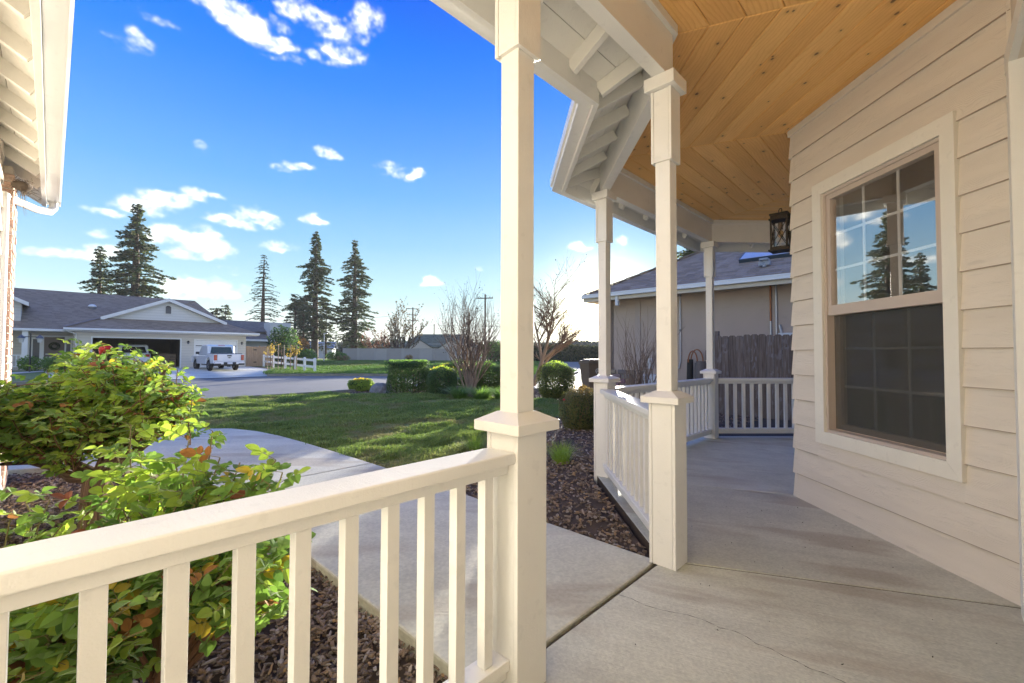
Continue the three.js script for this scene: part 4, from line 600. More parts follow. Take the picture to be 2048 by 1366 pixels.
// ---------- vehicles ----------
const carPaint = phy(.80, .81, .82, .22, { clearcoat: 1, clearcoatRoughness: .05 }), rubber = std(.018, .018, .018, .85), rim = std(.3, .3, .31, .3, { metalness: .8 }), carGlass = phy(.015, .017, .02, .05, { clearcoat: 1 }), redLamp = phy(.42, .012, .012, .15, { clearcoat: 1 }), trimBlack = std(.025, .025, .027, .5);
function profile(pts, w, mat, name, t, bev = .05) { const s = new THREE.Shape(pts.map(([x, y]) => new THREE.Vector2(x, y))), g = new THREE.ExtrudeGeometry(s, { depth: w - 2 * bev, bevelEnabled: true, bevelSize: bev, bevelThickness: bev, bevelOffset: -bev, bevelSegments: 3 }); g.rotateY(Math.PI / 2).translate(-(w / 2 - bev), 0, 0); return part(name, muv(g.index ? g.toNonIndexed() : g), mat, t); }   // profile x runs forwards (-z)
function wheel(t, x, z, r = .39) { const w = sub('wheel', t); part('tyre', new THREE.TorusGeometry(r - .11, .115, 8, 20).rotateY(Math.PI / 2).scale(1.15, 1, 1).translate(x, r, z), rubber, w); part('rim', [new THREE.CylinderGeometry(r - .14, r - .14, .2, 16).rotateZ(Math.PI / 2).translate(x, r, z)], rim, w); for (let k = 0; k < 5; k++) part('spoke', box(.215, .05, r - .16, x, r + Math.sin(k * 1.257) * (r - .16) / 2, z + Math.cos(k * 1.257) * (r - .16) / 2, { rx: -k * 1.257 }), trimBlack, w); }
{
  const t = thing('pickup_truck', 'white crew-cab pickup truck parked with its tail to the street', 'truck', UV(8.13, 33.55, -.015), Q + .05);
  profile([[.06, .52], [.06, 1.13], [1.55, 1.16], [1.55, .98], [4.95, 1.02], [5.2, .9], [5.25, .55], [4.75, .5], [4.6, .82], [4.3, .9], [3.95, .82], [3.8, .45], [1.72, .45], [1.58, .82], [1.25, .92], [.9, .82], [.76, .5]], 1.78, carPaint, 'body', t);
  profile([[1.55, 1.05], [1.66, 1.68], [2.0, 1.755], [3.0, 1.745], [3.85, 1.1], [3.85, 1.03]], 1.6, carPaint, 'cab', t, .09);
  part('rear_window', hexa(V3(-.66, 1.18, -1.57), V3(.66, 1.18, -1.57), V3(.66, 1.18, -1.62), V3(-.66, 1.18, -1.62), V3(-.58, 1.6, -1.635), V3(.58, 1.6, -1.635), V3(.58, 1.6, -1.69), V3(-.58, 1.6, -1.69)), carGlass, t);
  for (const s of [-1, 1]) part('side_window', hexa(...[[s * .785, 1.2, -1.78], [s * .8, 1.2, -3.5], [s * .77, 1.2, -3.5], [s * .75, 1.2, -1.78], [s * .735, 1.6, -1.9], [s * .735, 1.6, -2.95], [s * .70, 1.6, -2.95], [s * .70, 1.6, -1.9]].map((p) => V3(...p))), carGlass, t);
  part('bed_cover', bx(-.8, .8, 1.14, 1.175, -1.5, -.12, { r: .01 }), trimBlack, t);
  part('tailgate', [bx(-.68, .68, .66, 1.13, -.08, .012, { r: .02 })], carPaint, t);
  part('tailgate_handle', bx(-.13, .13, .98, 1.06, .012, .028), trimBlack, t); part('tailgate_badge', [bx(-.1, .1, .875, .905, .012, .03), bx(-.045, .045, .86, .92, .012, .028)], std(.03, .03, .03, .3), t);
  for (const s of [-1, 1]) part('tail_lamp', [bx(s * .78 - .085, s * .78 + .085, .72, 1.08, -.12, .02, { r: .02 })], redLamp, t);
  part('brake_lamp', bx(-.2, .2, 1.70, 1.735, -1.64, -1.6), redLamp, t);
  part('rear_bumper', [bx(-.86, .86, .46, .63, -.1, .16, { r: .03 })], carPaint, t); part('bumper_step', [bx(-.86, -.5, .40, .52, -.08, .17, { r: .02 }), bx(.5, .86, .40, .52, -.08, .17, { r: .02 }), bx(-.36, .36, .44, .6, -.08, .165)], trimBlack, t);
  part('number_plate', bx(-.15, .15, .47, .59, .165, .172), std(.7, .7, .72, .4), t);
  for (const x of [-.75, .75]) for (const z of [-1.25, -4.3]) wheel(t, x, z);
  part('axle', [cyl(.06, .06, 1.4, 0, .38, -1.25, 8, { rz: Math.PI / 2 }), bx(-.05, .05, .3, .46, -.3, .1), bx(-.55, -.45, .35, .5, -4, -.4), bx(.45, .55, .35, .5, -4, -.4)], trimBlack, t);
  for (const s of [-1, 1]) part('wing_mirror', box(.2, .17, .1, s * .98, 1.2, -3.2, { r: .03 }), trimBlack, t);
}
{
  const t = thing('parked_car', 'white sport utility car standing in the open dark garage', 'car', UV(4.1, 41.1, .115), Q);
  profile([[.02, .45], [0, .95], [.12, 1.02], [4.2, .98], [4.55, .75], [4.55, .4], [4.2, .35], [4.0, .68], [3.4, .68], [3.2, .32], [1.2, .32], [1.05, .68], [.5, .68], [.35, .4]], 1.84, carPaint, 'body', t);
  profile([[.1, 1.0], [.42, 1.6], [.75, 1.68], [2.5, 1.64], [3.3, 1.0]], 1.66, carPaint, 'cabin', t, .12);
  part('rear_window', hexa(V3(-.7, 1.06, -.1), V3(.7, 1.06, -.1), V3(.7, 1.06, -.16), V3(-.7, 1.06, -.16), V3(-.6, 1.5, -.33), V3(.6, 1.5, -.33), V3(.6, 1.5, -.4), V3(-.6, 1.5, -.4)), carGlass, t);
  for (const s of [-1, 1]) { part('tail_lamp', box(.26, .2, .1, s * .74, .86, -.03, { r: .02 }), redLamp, t); for (const z of [-.78, -3.7]) wheel(t, s * .8, z, .36); part('side_window', hexa(...[[s * .83, 1.06, -.6], [s * .83, 1.06, -2.9], [s * .8, 1.06, -2.9], [s * .8, 1.06, -.6], [s * .745, 1.5, -.8], [s * .745, 1.5, -2.4], [s * .71, 1.5, -2.4], [s * .71, 1.5, -.8]].map((p) => V3(...p))), carGlass, t); }
  part('rear_bumper', box(1.8, .2, .16, 0, .5, .04, { r: .04 }), carPaint, t); part('bumper_trim', box(1.4, .12, .14, 0, .36, .02, { r: .03 }), trimBlack, t); part('roof_fin', box(.05, .08, .16, 0, 1.7, -.8), trimBlack, t);
}
{ const t = thing('storage_crate', 'low slatted wooden crate against the inside wall of the open garage', 'crate', UV(5.95, 41.2, .115), Q), w = std(.20, .14, .09, .9); part('frame', [bx(-.5, .5, .0, .06, -.4, .4), bx(-.5, -.44, 0, 1.0, .34, .4), bx(.44, .5, 0, 1.0, .34, .4), bx(-.5, .5, .94, 1.0, .34, .4)], w, t); for (let k = 0; k < 5; k++) part('slat', bx(-.44, .44, .1 + k * .17, .22 + k * .17, .35, .38), w, t); }
// ---------- white rail fence with young staked trees ----------
{
  const t = thing('rail_fence', 'low white two-rail fence along the drive edge by the green field', 'fence'), A = pt(528, 712, 36.6), Bp = pt(630, 727, 27.6); A.y = 0; Bp.y = 0; const f = [0, .185, .42, .62, .8, 1];
  const w = std(.80, .80, .78, .4), ps = f.map((k) => { const q = 1 / lerp(1 / 36.6, 1 / 27.6, k); const p = pt(lerp(528, 630, k), 700, q); p.y = lerp(.08, -.09, k); return p; });
  for (const p of ps) part('post', box(.13, 1.0, .13, p.x, p.y + .45, p.z, { r: .01, ry: Q }), w, t), part('post_cap', cyl(.1, .01, .05, p.x, p.y + .97, p.z, 4, { ry: 0 }), w, t);
  for (let i = 0; i + 1 < ps.length; i++) for (const h of [.83, .42]) part('rail', bar(ps[i].clone().setY(ps[i].y + h), ps[i + 1].clone().setY(ps[i + 1].y + h), .045, .14), w, t);
}
{ // brown board gate between the houses
  const t = thing('side_gate', 'tan wooden board fence with a gate right of the far garage', 'gate', UV(10.86, 40.2, .1), Q + .12); for (let k = 0; k < 15; k++) { const g = bx(k * .15, k * .15 + .142, 0, 1.62 + rr(-.02, .02), -.02 + rr(-.004, .004), .0), uv = g.attributes.uv, o = rnd(); for (let j = 0; j < uv.count; j++) uv.setXY(j, uv.getY(j) * .5 + o, uv.getX(j) * .6 + o); part('board', g, M.fenceTan, t); } part('gate_rail', [bx(0, 2.2, .3, .38, -.07, -.03), bx(0, 2.2, 1.3, 1.38, -.07, -.03)], M.fenceTan, t); for (const [x, y] of [[.62, 1.3], [.62, .3], [1.5, .8]]) part('latch', bx(x, x + .22, y, y + .08, .002, .02), M.dark, t); part('gate_post', bx(1.02, 1.12, 0, 1.7, -.02, .03), M.fenceTan, t);
}
{ // grey house behind
  const c = pt(512, 700, 47), t = thing('grey_house', 'grey-roofed house with a tall pale chimney wall behind the far garage', 'house', V3(c.x, .1, c.z), Q);
  part('wall', bx(-9, 2.2, 0, 2.7, -6, 0), std(.42, .44, .46, .8), t); part('roof', [roofQ(V3(-9, 2.5, .6), V3(2.0, 2.5, .6), V3(2.0, 4.4, -3.2), V3(-9, 4.4, -3.2)), roofQ(V3(-9, 4.4, -3.2), V3(2.0, 4.4, -3.2), V3(2.0, 2.5, -7), V3(-9, 2.5, -7))], M.shingleGrey, t); part('gutter', bx(-9, 2.0, 2.3, 2.5, .55, .68), M.metalWhite, t); part('upper_roof', roofQ(V3(-9, 3.35, -.6), V3(2.2, 3.35, -.6), V3(2.2, 4.6, -3.2), V3(-9, 4.6, -3.2)), M.shingleGrey, t);
  part('chimney', [bx(1.2, 3.3, 0, 4.35, -1.6, .4, { r: .02 })], std(.56, .58, .60, .85, { map: M.stucco.map }), t);
}
// ---------- beyond the field ----------
{
  const a = pt(688, 706, 74), b = pt(960, 706, 70), y = -.05, d = b.clone().sub(a).setY(0), L = d.length(), t = thing('block_wall', 'long grey block wall along the back of the green field', 'wall', V3(a.x, y, a.z), Math.atan2(-d.z, d.x)), m = [0, 1, 2].map((k) => std(.36 + k * .03, .34 + k * .03, .325 + k * .03, .92, { map: M.stucco.map }));
  for (let k = 0; k < 9; k++) part('wall_panel', bx(L * k / 9, L * (k + .996) / 9, 0, 1.95, -.2, 0), m[k % 3], t); for (let k = 0; k <= 9; k++) part('pilaster', bx(L * k / 9 - .2, L * k / 9 + .2, 0, 2.05, -.3, .06), m[(k * 2) % 3], t); part('coping', bx(0, L, 1.951, 2.03, -.26, .05), m[1], t);
}
{
  const c = pt(880, 700, 84), t = thing('green_roofed_house', 'pale house with a grey-green hipped roof behind the block wall', 'house', V3(c.x, 0, c.z), .05), w = std(.55, .53, .48, .8);
  part('wall', bx(-7, 7, 0, 3, -6, 0), w, t); part('roof', [roofQ(V3(-8, 2.4, .8), V3(7.6, 2.4, .8), V3(4.2, 4.95, -3), V3(-4.2, 4.95, -3)), roofQ(V3(7.6, 2.4, .8), V3(7.6, 2.4, -7), V3(4.2, 4.9, -3.1), V3(4.2, 4.95, -3)), roofQ(V3(-8, 2.4, -7), V3(-8, 2.4, .8), V3(-4.2, 4.95, -3), V3(-4.2, 4.9, -3.1))], M.shingleGreen, t);
  for (const x of [-3.6, 2.1]) { part('gable', hexa(V3(x - 2.4, 2.0, 1.0), V3(x + 2.4, 2.0, 1.0), V3(x + 2.4, 2.0, .9), V3(x - 2.4, 2.0, .9), V3(x - .05, 3.6, 1.0), V3(x + .05, 3.6, 1.0), V3(x + .05, 3.6, .9), V3(x - .05, 3.6, .9)), w, t); part('gable_roof', [roofQ(V3(x - 2.9, 1.9, 1.2), V3(x, 3.75, 1.2), V3(x, 3.75, -2), V3(x - 2.9, 1.9, -2)), roofQ(V3(x, 3.75, 1.2), V3(x + 2.9, 1.9, 1.2), V3(x + 2.9, 1.9, -2), V3(x, 3.75, -2))], M.shingleGreen, t); }
}
{ // small pale house glimpsed left of the conifer trunk
  const c = pt(628, 705, 105), t = thing('small_white_house', 'tiny white house glimpsed behind the trunk of the taller conifer', 'house', V3(c.x, 0, c.z), .2), w = std(.62, .66, .72, .8); part('wall', bx(-3.5, 4, 0, 2.4, -5, 0), w, t); part('roof', [roofQ(V3(-4, 2.3, .5), V3(4.5, 2.3, .5), V3(4.5, 3.9, -2.5), V3(-4, 3.9, -2.5)), roofQ(V3(-4, 3.9, -2.5), V3(4.5, 3.9, -2.5), V3(4.5, 2.3, -5.5), V3(-4, 2.3, -5.5))], std(.3, .34, .4, .9), t); for (const x of [-2.4, -.9, 2.4]) { const wn = sub('window', t); part('window_frame', bx(x - .5, x + .5, .8, 2.0, 0, .06), M.metalWhite, wn); part('pane', bx(x - .4, x + .4, .9, 1.9, .06, .07), carGlass, wn); }
}
// poles and wires
const poleWood = std(.16, .115, .085, .9, { map: rep(barkTex, 1, 3) });
function pole(px, top, depth, arms, name, label, r = .14) { const base = pt(px, 700, depth).setY(-.1), h = EYE + (706.5 - top) / F * depth, t = thing(name, label, 'pole', base); part('shaft', cyl(r, r * .7, h + .1, 0, (h + .1) / 2, 0, 8), poleWood, t); for (const [y, w, a] of arms) { const yy = EYE + (706.5 - y) / F * depth + .1, ar = part('cross_arm', box(w, .13, .1, 0, yy, .14, { ry: a || 0 }), poleWood, t); for (const k of [-.46, -.28, .28, .46]) part('insulator', cyl(.05, .05, .16, k * w * Math.cos(a || 0), yy + .12, .14 - k * w * Math.sin(a || 0), 6), M.dark, t); } return V3(base.x, h - .1, base.z); }
const pA = pole(825, 615, 88, [[618, 2.6, .15], [630, 2.1, .15], [641, 2.3, .15]], 'power_pole', 'power pole with three cross arms before the green-roofed house', .17), pB = pole(868, 648, 92, [], 'power_pole', 'plain short pole standing over the green-roofed house'), pC = pole(970, 588, 60, [[596, 2.2, -.2]], 'power_pole', 'tall power pole with one cross arm behind the bare crape myrtle', .15);
{ const wire = (a, b, sag, n = 10) => { const l = []; for (let i = 0; i <= n; i++) { const k = i / n, p = a.clone().lerp(b, k); p.y -= sag * 4 * k * (1 - k); l.push(p); } return limb(l, .022, 4, false); }; const m = std(.03, .03, .03, .7), y = (p, q) => p.clone().setY(q); const t = thing('power_line', 'thin dark wires strung between the poles over the green roof', 'wires'); for (const [a, b, s] of [[y(pA, 6.4), y(pB, 7.1), .1], [y(pB, 7.1), V3(14, 7.6, -96), .4], [y(pA, 9.2), V3(-60, 9.5, -110), 1]]) part('wire', wire(a, b, s), m, t); }
{ const b = pt(648, 700, 62).setY(0), t = thing('street_lamp', 'pale slender lamp pole between the two tall conifers', 'lamp', b), m = std(.45, .46, .48, .5); part('pole', cyl(.08, .06, 3.9, 0, 1.95, 0, 8), m, t); part('lamp_head', box(.5, .1, .2, .2, 3.9, 0, { r: .03 }), m, t); }
// ---------- neighbour's house on the right (local x = u, z = -v) ----------
{
  const t = thing('neighbour_house', 'taupe stucco neighbouring house with a shingled hip roof and solar panel', 'house', UV(0, 0), Q);
  const U = 12, yT = 2.86, z0 = -7.35, z1 = 9;
  part('wall', [bx(U, U + .2, -.3, yT, z0, z1), bx(U, U + 9, -.3, yT, z0, z0 + .2), bx(U + 9, U + 9.2, -.3, yT, z0, z1), bx(U, U + 9.2, -.3, yT, z1, z1 + .2)], M.stucco, t);
  // roof: stepped shingle courses on the side that shows
  const E = { u: 11.46, y: 3.0, z: -7.9 }, sl = .54, run = 5, cN = 38, courses = [], top = (k) => [E.u + k, E.y + sl * k];
  for (let i = 0; i < cN; i++) { const k0 = run * i / cN, k1 = run * (i + 1) / cN + .01, [ua, ya] = top(k0), [ub, yb] = top(k1), za = E.z + k0, zb = E.z + k1, o = rnd() * 4; const g = hexa(V3(ua, ya, z1 - k0 * 0 + 1), V3(ua, ya, za), V3(ub, yb - .01, zb), V3(ub, yb - .01, z1 + 1), V3(ua, ya + .014, z1 + 1), V3(ua, ya + .014, za), V3(ub, yb - .004, zb), V3(ub, yb - .004, z1 + 1)); const p = g.attributes.position, uv = g.attributes.uv; for (let j = 0; j < p.count; j++) uv.setXY(j, p.getZ(j) + o, (i % 32) * .1375 + .02 + .09 * ((p.getX(j) - ua) / (ub - ua))); courses.push(g); }
  const sc = part('shingle_courses', courses, M.shingleNear, t); sc.userData.kind = 'stuff';
  part('roof', [roofQ(V3(E.u, E.y, E.z), V3(E.u + 10.5, E.y, E.z), V3(E.u + 5, E.y + sl * 5, E.z + 5), V3(E.u + 4.9, E.y + sl * 5, E.z + 5)), roofQ(V3(E.u + 10.5, E.y, E.z), V3(E.u + 10.5, E.y, z1), V3(E.u + 5, E.y + sl * 5, z1), V3(E.u + 5, E.y + sl * 5, E.z + 5))], M.shingleNear, t);
  for (let i = 0; i < 16; i++) { const a = run * i / 16, b = run * (i + .97) / 16; part('ridge_cap', bar(V3(E.u + a, E.y + sl * a + .035, E.z + a), V3(E.u + b, E.y + sl * b + .02, E.z + b), .2, .03), std(.21, .17, .16, .9), t); }
  part('gutter', [bx(E.u - .1, E.u, 2.9, 3.0, E.z, z1, { r: .012 }), bx(E.u - .11, E.u - .08, 2.985, 3.015, E.z, z1), bx(E.u, E.u + 10, 2.9, 3.0, E.z - .1, E.z, { r: .012 })], std(.72, .76, .80, .3), t);
  part('fascia', [bx(E.u, E.u + .04, 2.80, 3.0, E.z, z1), bx(E.u, E.u + 10, 2.80, 3.0, E.z, E.z + .04)], std(.66, .61, .52, .6), t); part('soffit', [bx(E.u + .04, U + .1, 2.86, 2.88, E.z, z1), bx(U, U + 9, 2.86, 2.88, E.z + .04, z0)], std(.5, .44, .36, .8), t);
  part('downspout_stub', bx(E.u - .04, E.u + .05, 2.62, 2.9, -6.76, -6.68), std(.75, .77, .78, .4), t);
  part('corner_board', bx(U - .025, U, -.3, yT, -6.42, -6.26), std(.46, .38, .32, .85), t);
  const sp = sub('solar_panel', t), S = (k, z, h) => V3(E.u + k, E.y + sl * k + h, z); part('panel_frame', hexa(S(1.12, -3.72, .0), S(1.12, -1.2, .0), S(3.2, -1.2, .0), S(3.2, -3.72, .0), S(1.07, -3.72, .115), S(1.07, -1.2, .115), S(3.2, -1.2, .115), S(3.2, -3.72, .115)), std(.05, .065, .08, .35), sp); part('panel_face', hexa(S(1.10, -3.69, .1155), S(1.10, -1.23, .1155), S(3.18, -1.23, .1155), S(3.18, -3.69, .1155), S(1.10, -3.69, .121), S(1.10, -1.23, .121), S(3.18, -1.23, .121), S(3.18, -3.69, .121)), phy(.52, .54, .58, .3, { clearcoat: .4, clearcoatRoughness: .3 }), sp);
  const rv = sub('roof_vent', t), w = S(.62, -3.0, .02); part('vent_pipe', cyl(.05, .05, .22, w.x, w.y + .1, w.z, 8), std(.25, .28, .33, .5), rv); part('vent_hood', [box(.2, .06, .2, w.x, w.y + .17, w.z, { r: .02 }), box(.08, .12, .26, w.x, w.y + .08, w.z, { r: .02 })], std(.25, .28, .33, .5), rv);
  const pipe = std(.55, .55, .56, .35, { metalness: .5 }), copper = std(.36, .15, .07, .4, { metalness: .5 });
  part('conduit', limb([V3(U - .03, yT, -5.06), V3(U - .03, 1.0, -5.06), V3(U - .035, .82, -5.1), V3(U - .04, .76, -5.3)], .02, 8), pipe, t); part('conduit_coupling', cyl(.028, .028, .06, U - .03, 1.85, -5.06, 8), std(.2, .2, .2, .5), t);
  for (const [z, c] of [[-2.85, copper], [-2.73, pipe]]) part('conduit', limb([V3(U - .03, yT, z), V3(U - .03, 1.2, z)], .022, 8), c, t); part('conduit', limb([V3(U - .03, 2.0, -2.85), V3(U - .03, 1.2, -2.85)], .024, 8), pipe, t);
  part('vent_pipe', limb([V3(U - .06, 1.7, -2.62), V3(U - .06, 1.9, -2.66)], .03, 8), pipe, t);
  part('utility_cabinet', bx(U - .22, U, .9, 1.70, -2.66, -1.9, { r: .01 }), std(.66, .69, .70, .5), t);
  part('electric_box', bx(U - .12, U, 1.05, 1.30, -4.36, -4.0, { r: .008 }), std(.10, .10, .10, .5), t);
  // refrigerant lines arching over a tank and a wrapped stub
  const L1 = [], L3 = []; for (let k = 0; k <= 10; k++) { const a = Math.PI * k / 10; L1.push(V3(U - .2, 1.0 + .32 * Math.sin(a), -4.55 - .16 * Math.cos(a))); L3.push(V3(U - .3, .98 + .30 * Math.sin(a), -4.62 - .12 * Math.cos(a))); } part('copper_line', limb(L1, .018, 7), copper, t); part('copper_line', limb(L3, .018, 7), copper, t);
  part('wrapped_line', limb([V3(U - .25, -.2, -4.74), V3(U - .22, 1.06, -4.72)], [.09, .075], 8), std(.05, .045, .035, .9), t); part('tank', [cyl(.15, .15, 1.1, U - .22, .42, -4.44, 14), cyl(.12, .12, .05, U - .22, .99, -4.44, 12)], std(.19, .155, .13, .7), t);
  part('meter_box', bx(U - .1, U, .78, 1.08, -6.0, -5.86, { r: .01 }), std(.6, .58, .55, .5), t); part('wall_unit', bx(U - .35, U, .05, .62, -6.05, -5.55, { r: .02 }), std(.62, .63, .62, .5), t);
  const st = sub('stone_veneer', t); for (let r = 0; r < 7; r++) for (let k = 0; k < 3; k++) { const a = -7.34 + k * .34 + (r % 2) * .12; part('stone', bx(U - .05 - rr(0, .02), U, -.25 + r * .14, -.12 + r * .14, a, Math.min(a + rr(.22, .33), -6.43), { r: .02 }), std(rr(.2, .34), rr(.18, .28), rr(.15, .23), .9), st); }
}
{ // dog-eared board fence
  const t = thing('wooden_fence', 'weathered dog-eared board fence behind the far railing', 'fence', UV(10, 0), Q);
  for (let k = 0; k < 27; k++) { const z = -3.46 + k * .142, w = .137, h = 1.80 + rr(-.015, .015), y0 = -.2, o = rr(-.004, .004), e = .03; const g = slab([[0, 0], [w, 0], [w, h - e], [w - e, h], [e, h], [0, h - e]].map(([a, b]) => [a, -b]), 0, .018); g.rotateX(Math.PI / 2).rotateY(-Math.PI / 2).translate(o, y0, z); const uv = g.attributes.uv, p = g.attributes.position, ro = (rnd() * 8 | 0) * .0625 * 2; for (let j = 0; j < p.count; j++) uv.setXY(j, p.getY(j) * .5 + k * .37, (k % 8) / 8 + .01 + .1 * (p.getZ(j) - z) / w); part('board', g, M.fenceWood, t); }
  part('fence_rail', [bx(.02, .06, .1, .19, -3.46, .4), bx(.02, .06, 1.2, 1.29, -3.46, .4)], M.fenceWood, t); part('fence_post', bx(.02, .11, -.2, 1.7, -3.5, -3.4), M.fenceWood, t);
}
{ // wheeled bin
  const t = thing('wheeled_bin', 'brown wheeled rubbish bin with a pale round emblem beyond the porch', 'bin', V3(2.86, -.07, -13.9), .25), m = std(.16, .105, .06, .55), taper = (w0, d0, w1, d1, y0, y1) => hexa(V3(-w0, y0, d0), V3(w0, y0, d0), V3(w0, y0, -d0), V3(-w0, y0, -d0), V3(-w1, y1, d1), V3(w1, y1, d1), V3(w1, y1, -d1), V3(-w1, y1, -d1));
  part('body', taper(.24, .26, .31, .36, .08, .98), m, t); part('rim', box(.68, .06, .78, 0, .97, 0, { r: .02 }), m, t); part('lid', [box(.66, .06, .76, 0, 1.03, 0, { r: .028 }), box(.5, .05, .6, 0, 1.07, 0, { r: .024 })], m, t); part('handle', limb([V3(-.25, 1.0, -.42), V3(.25, 1.0, -.42)], .02, 6), M.dark, t);
  for (const s of [-1, 1]) part('wheel', cyl(.13, .13, .06, s * .28, .13, -.28, 14, { rz: Math.PI / 2 }), M.dark, t);
  const em = std(.62, .58, .5, .6); part('emblem', [new THREE.TorusGeometry(.075, .012, 6, 20).translate(.0, .74, .335), new THREE.TorusGeometry(.028, .009, 6, 14).translate(0, .75, .337), box(.05, .014, .01, -.05, .715, .335), box(.05, .014, .01, .05, .715, .335)].map((g) => g.rotateX(0)), em, t);
}
// ---------- foliage ----------
const leafMat = (r, g, b, tr = .38) => phy(r, g, b, .93, { transmission: tr, thickness: 0, side: THREE.DoubleSide, specularIntensity: .6 });
const L = { green: leafMat(.20, .35, .055, .62), dark: leafMat(.12, .24, .045, .5), lime: leafMat(.38, .53, .06, .72), yellow: leafMat(.62, .46, .04, .65), rust: leafMat(.36, .16, .045, .35), wine: leafMat(.26, .09, .05, .3) };
// a rose leaflet along +z, folded on its midrib
function leaflet(l, w, fold, droop) { const P = [], rows = [[0, 0], [.12, .62], [.36, 1], [.62, .95], [.85, .55], [1, 0]], pt3 = (t, x) => [x * w / 2 * Math.cos(fold), Math.abs(x) * w / 2 * Math.sin(fold) - droop * t * t * l, t * l]; for (let i = 0; i + 1 < rows.length; i++) { const [t0, a] = rows[i], [t1, b] = rows[i + 1]; for (const s of [-1, 1]) { const q = [pt3(t0, 0), pt3(t1, 0), pt3(t1, s * b), pt3(t0, s * a)]; const T = s < 0 ? [0, 1, 2, 0, 2, 3] : [0, 2, 1, 0, 3, 2]; for (const k of T) P.push(...q[k]); } } return triGeo(P); }
const leafShapes = Array.from({ length: 8 }, () => leaflet(1, rr(.72, .92), rr(.12, .5), rr(-.05, .4)));
// collects leaflets; the 300 that show largest become parts, the rest one part
class Leaves {
  constructor() { this.l = []; }
  add(p, dir, up, size, mat, k = rnd() * 8 | 0) { const z = dir.clone().normalize(), x = V3().crossVectors(up, z); if (x.lengthSq() < 1e-4) x.set(1, 0, 0); x.normalize(); const y = V3().crossVectors(z, x); const m = new THREE.Matrix4().makeBasis(x, y, z).scale(V3(size, size, size)).setPosition(p); this.l.push({ m, mat, k, s: size / Math.max(.2, p.distanceTo(V3(0, EYE, 0))), seen: p }); }
  build(t, origin, n = 300) {
    const inv = new THREE.Matrix4().makeTranslation(-origin.x, -origin.y, -origin.z);
    this.l.sort((a, b) => b.s - a.s); const vis = this.l.filter((q) => { const d = q.seen.clone().sub(V3(0, EYE, 0)); return -d.z > .1 && Math.abs(d.x / d.z) < 1.2; }), single = new Set(vis.slice(0, n)), rest = new Map();
    for (const q of this.l) { const m = inv.clone().multiply(q.m); if (single.has(q)) { const me = part('leaf', leafShapes[q.k], q.mat, t); me.applyMatrix4(m); } else { if (!rest.has(q.mat)) rest.set(q.mat, []); rest.get(q.mat).push(leafShapes[q.k].clone().applyMatrix4(m)); } }
    for (const [mat, g] of rest) { const f = part('foliage', g, mat, t); f.userData.kind = 'stuff'; }
  }
}
const pickLeaf = (y, sunny = .5) => { const r = rnd(); return r < .02 + y ? (rnd() < .6 ? L.yellow : L.rust) : r < .03 + y ? L.wine : r < .06 + y + sunny * .62 ? L.lime : r < .86 + y ? L.green : L.dark; };
// a rose shoot: a thorny cane with compound leaves of five leaflets
function shoot(LV, canes, path, r0, leafSize, y, o, sunny) {
  const pts = path.map((p) => p.clone().sub(o)), n = pts.length; canes.push(limb(pts, pts.map((_, i) => lerp(r0, r0 * .45, i / (n - 1))), 6));
  const total = Math.round((n - 1) * 2.7);
  for (let j = 1; j <= total; j++) { const f = j / total * (n - 1), i = Math.min(n - 2, Math.floor(f)), p = path[i].clone().lerp(path[i + 1], f - i), t = path[i + 1].clone().sub(path[i]).normalize(); if (rnd() < .1) continue;
    const a = j * 2.4 + rnd(), out = V3(Math.cos(a), rr(.1, .6), Math.sin(a)).addScaledVector(t, .35).normalize(), len = leafSize * rr(1.3, 2), mat = pickLeaf(y, sunny), end = p.clone().addScaledVector(out, len).add(V3(0, -len * .18, 0)); canes.push(limb([p.clone().sub(o), end.clone().sub(o)], [.0016, .001], 3, false));
    const up = V3(gauss() * .95, .75, gauss() * .95), sd = V3().crossVectors(out, up).normalize(); LV.add(end, out.clone().add(V3(0, -.25, 0)), up, leafSize * rr(.85, 1.15), mat);
    for (const k of [.5, .85]) for (const s of [-1, 1]) { const q = p.clone().lerp(end, k); LV.add(q, sd.clone().multiplyScalar(s).addScaledVector(out, .5).add(V3(0, rr(-.4, .1), 0)), up.clone().add(V3(gauss() * .7, 0, gauss() * .7)), leafSize * rr(.65, .95), rnd() < .8 ? mat : pickLeaf(y, sunny)); } }
  for (let j = 0; j < n * 3; j++) { const f = rnd() * (n - 1), i = Math.min(n - 2, f | 0), p = pts[i].clone().lerp(pts[i + 1], f - i), a = rnd() * 6.28; canes.push(limb([p, p.clone().add(V3(Math.cos(a) * r0 * 2.6, r0 * .6, Math.sin(a) * r0 * 2.6))], [r0 * .5, .0004], 3, false)); }
}
const wander = (a, b, n, k) => { const l = []; for (let i = 0; i <= n; i++) { const p = a.clone().lerp(b, i / n); if (i && i < n) p.add(V3(gauss() * k, gauss() * k * .5, gauss() * k)); l.push(p); } return l; };
const onScreen = (px, py, depth) => pt(px, py, depth);
